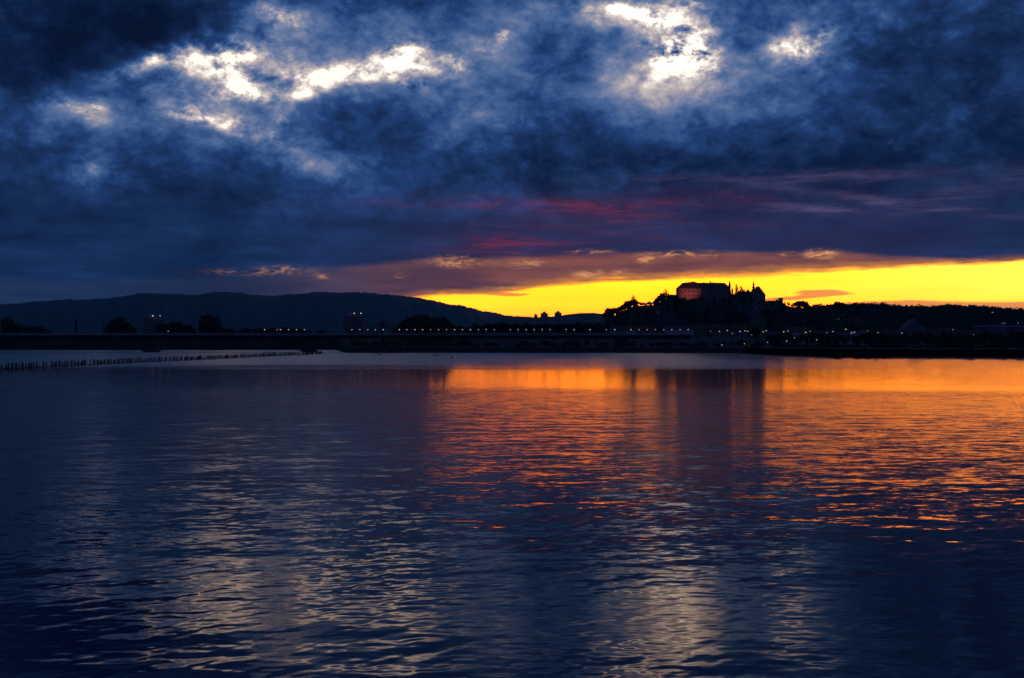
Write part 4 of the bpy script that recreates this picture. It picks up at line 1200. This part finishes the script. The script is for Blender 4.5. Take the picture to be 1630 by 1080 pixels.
# ------------------------------------------------------------------ haze
def build_haze():
    m = bpy.data.materials.new('evening_haze'); m.use_nodes = True
    t = m.node_tree; t.nodes.clear()
    pv = t.nodes.new('ShaderNodeVolumePrincipled'); ou = t.nodes.new('ShaderNodeOutputMaterial')
    pv.inputs['Color'].default_value = (0.10, 0.60, 1.0, 1)
    pv.inputs['Density'].default_value = HAZE
    t.links.new(pv.outputs[0], ou.inputs['Volume'])
    o = MB().box(-14000, 14000, -800, 13500, -6, 620).obj('haze', m)
    o['kind'] = 'stuff'; o['label'] = 'thin blue evening haze over lake and land'
HAZE = 3.1e-5
build_haze()

# ------------------------------------------------------------------ which one is which
ORD = ['first', 'second', 'third', 'fourth', 'fifth', 'sixth', 'seventh', 'eighth', 'ninth', 'tenth', 'eleventh', 'twelfth', 'thirteenth', 'fourteenth',
       'fifteenth', 'sixteenth', 'seventeenth', 'eighteenth', 'nineteenth', 'twentieth']
def relabel(group, desc, marks, tiers=None):
    """Number the members of a group on from the nearest landmark before them (and by how high up they stand)."""
    cells = {}
    for o in scene.objects:
        if o.parent is None and o.get('group') == group:
            x = 815 + F * o.location.x / o.location.y
            m = [n for p, n in marks if p <= x] or [marks[0][1]]
            tr = ''
            if tiers:
                tr = next((n for lim, n in tiers if o.location.y < lim), tiers[-1][1])
            cells.setdefault((m[-1], tr), []).append((x, o))
    for (m, tr), lst in cells.items():
        lst.sort(key=lambda q: q[0])
        for i, (x, o) in enumerate(lst):
            if i < len(ORD): o['label'] = ('%s %s%s, %s on from %s' % (desc[0], desc[1], (' ' + tr) if tr else '', ORD[i], m)).strip()
relabel('lit lamps along the bridge railing', ('small lit', 'bridge railing lamp'), [(0, 'the bridge start'), (560, 'the three-light tower'), (607, 'the cable pylon'), (780, 'the end of the bushy clump'), (900, 'the twin blocks'), (1008, 'the outermost spruce')])
relabel('loose run of bridge lamps', ('lit lamp', 'of the loose short run'), [(0, 'its end beside the poplars')])
HILLM = [(0, "the hill's low end"), (1008, 'the outer spruce'), (1060, 'the inner spruce'), (1100, 'the pink wing'), (1135, 'the roof chimney'), (1162, 'the corner turret'), (1200, 'the spire'), (1245, 'the rampart tower'), (1300, 'the white townhouse'), (1375, 'the twin gables')]
relabel('trees on the castle hill slope', ('dark tree', 'on the castle slope'), HILLM, [(1170, 'near its foot'), (1270, 'half way up'), (9999, 'near its top')])
relabel('trees along the castle hill skyline', ('tree', 'outlined on the castle hill crest'), HILLM)
relabel('street lamps of the riverside road', ('tall lit', 'riverside street lamp'), [(0, 'the bridge end'), (1200, 'the stone tower'), (1276, 'the white townhouse'), (1374, 'the twin gables'), (1458, 'the steep gable'), (1530, 'the flat hall')])
relabel('low lanterns on the bank', ('dim low', 'lantern near the water'), [(0, 'the bridge end'), (1200, 'the stone tower'), (1276, 'the white townhouse'), (1458, 'the steep gable')])
TOWN = [(0, 'the bridge end'), (1276, 'the white townhouse'), (1320, 'the islet start'), (1374, 'the twin gables'), (1458, 'the steep gable'), (1530, 'the flat hall')]
relabel('shrubs along the near bank', ('low dark', 'shrub on the near bank'), TOWN)
relabel('trees between the riverside road and the houses', ('dark tree', 'behind the riverside lamps'), TOWN)
relabel('shrubs on the small islet', ('dark shrub', 'on the muddy islet'), [(0, 'its end towards the bridge')])
BR = [(0, 'the stake row point'), (640, 'the cable pylon'), (780, 'the bushy clump'), (900, 'the twin blocks'), (1008, 'the outer spruce'), (1120, 'the castle')]
relabel('bushy growth on the bank under the bridge', ('dark bushy', 'growth under the bridge deck'), BR)
relabel('low tree line above the bridge lamps', ('dark low', 'tree above the bridge lamps'), BR)
relabel('clump of bushy trees past the bridge cables', ('dark tree', 'of the tall bushy clump'), [(0, 'the cable pylon')])
relabel('low trees just above the bridge rail', ('very low', 'tree just over the bridge rail'), [(0, 'the poplars')])
relabel('low round trees behind the bridge', ('low round', 'tree behind the bridge'), [(0, 'the tall edge tree')])
relabel('clump of rounded trees behind the bridge', ('dense rounded', 'tree of the clump'), [(0, 'the two-light tower')])
relabel('four poplars behind the bridge', ('tall slim', 'poplar of the row of four'), [(0, 'the rounded clump')])
relabel('slim trees beside the castle roof', ('slim dark', 'tree between castle roof and spire'), [(0, 'the corner turret')])
relabel('dome of large trees on the ridge', ('large rounded', 'tree of the highest ridge dome'), [(0, 'the castle side')])
relabel('faint lanterns on the slope', ('faint', 'lantern up behind the riverside houses'), [(0, 'the white townhouse'), (1500, 'the steep gable')])
relabel('pair of lanterns on the point', ('lit', 'lantern of the close pair on the point'), [(0, 'the stake row end')])

for o in scene.objects:
    if o.parent is None and o.name.startswith(('stake', 'wale_board')):
        x = 815 + F * o.location.x / o.location.y
        where = ('under the thick factory chimney' if x < 140 else 'between the chimney and the bridge pier' if x < 237 else 'between the bridge pier and the poplars' if x < 340 else 'near the lantern point, past the poplars')
        o['label'] = ('wooden stake standing in the lake row ' if o.name.startswith('stake') else 'low dark plank at the foot of the stakes ') + where
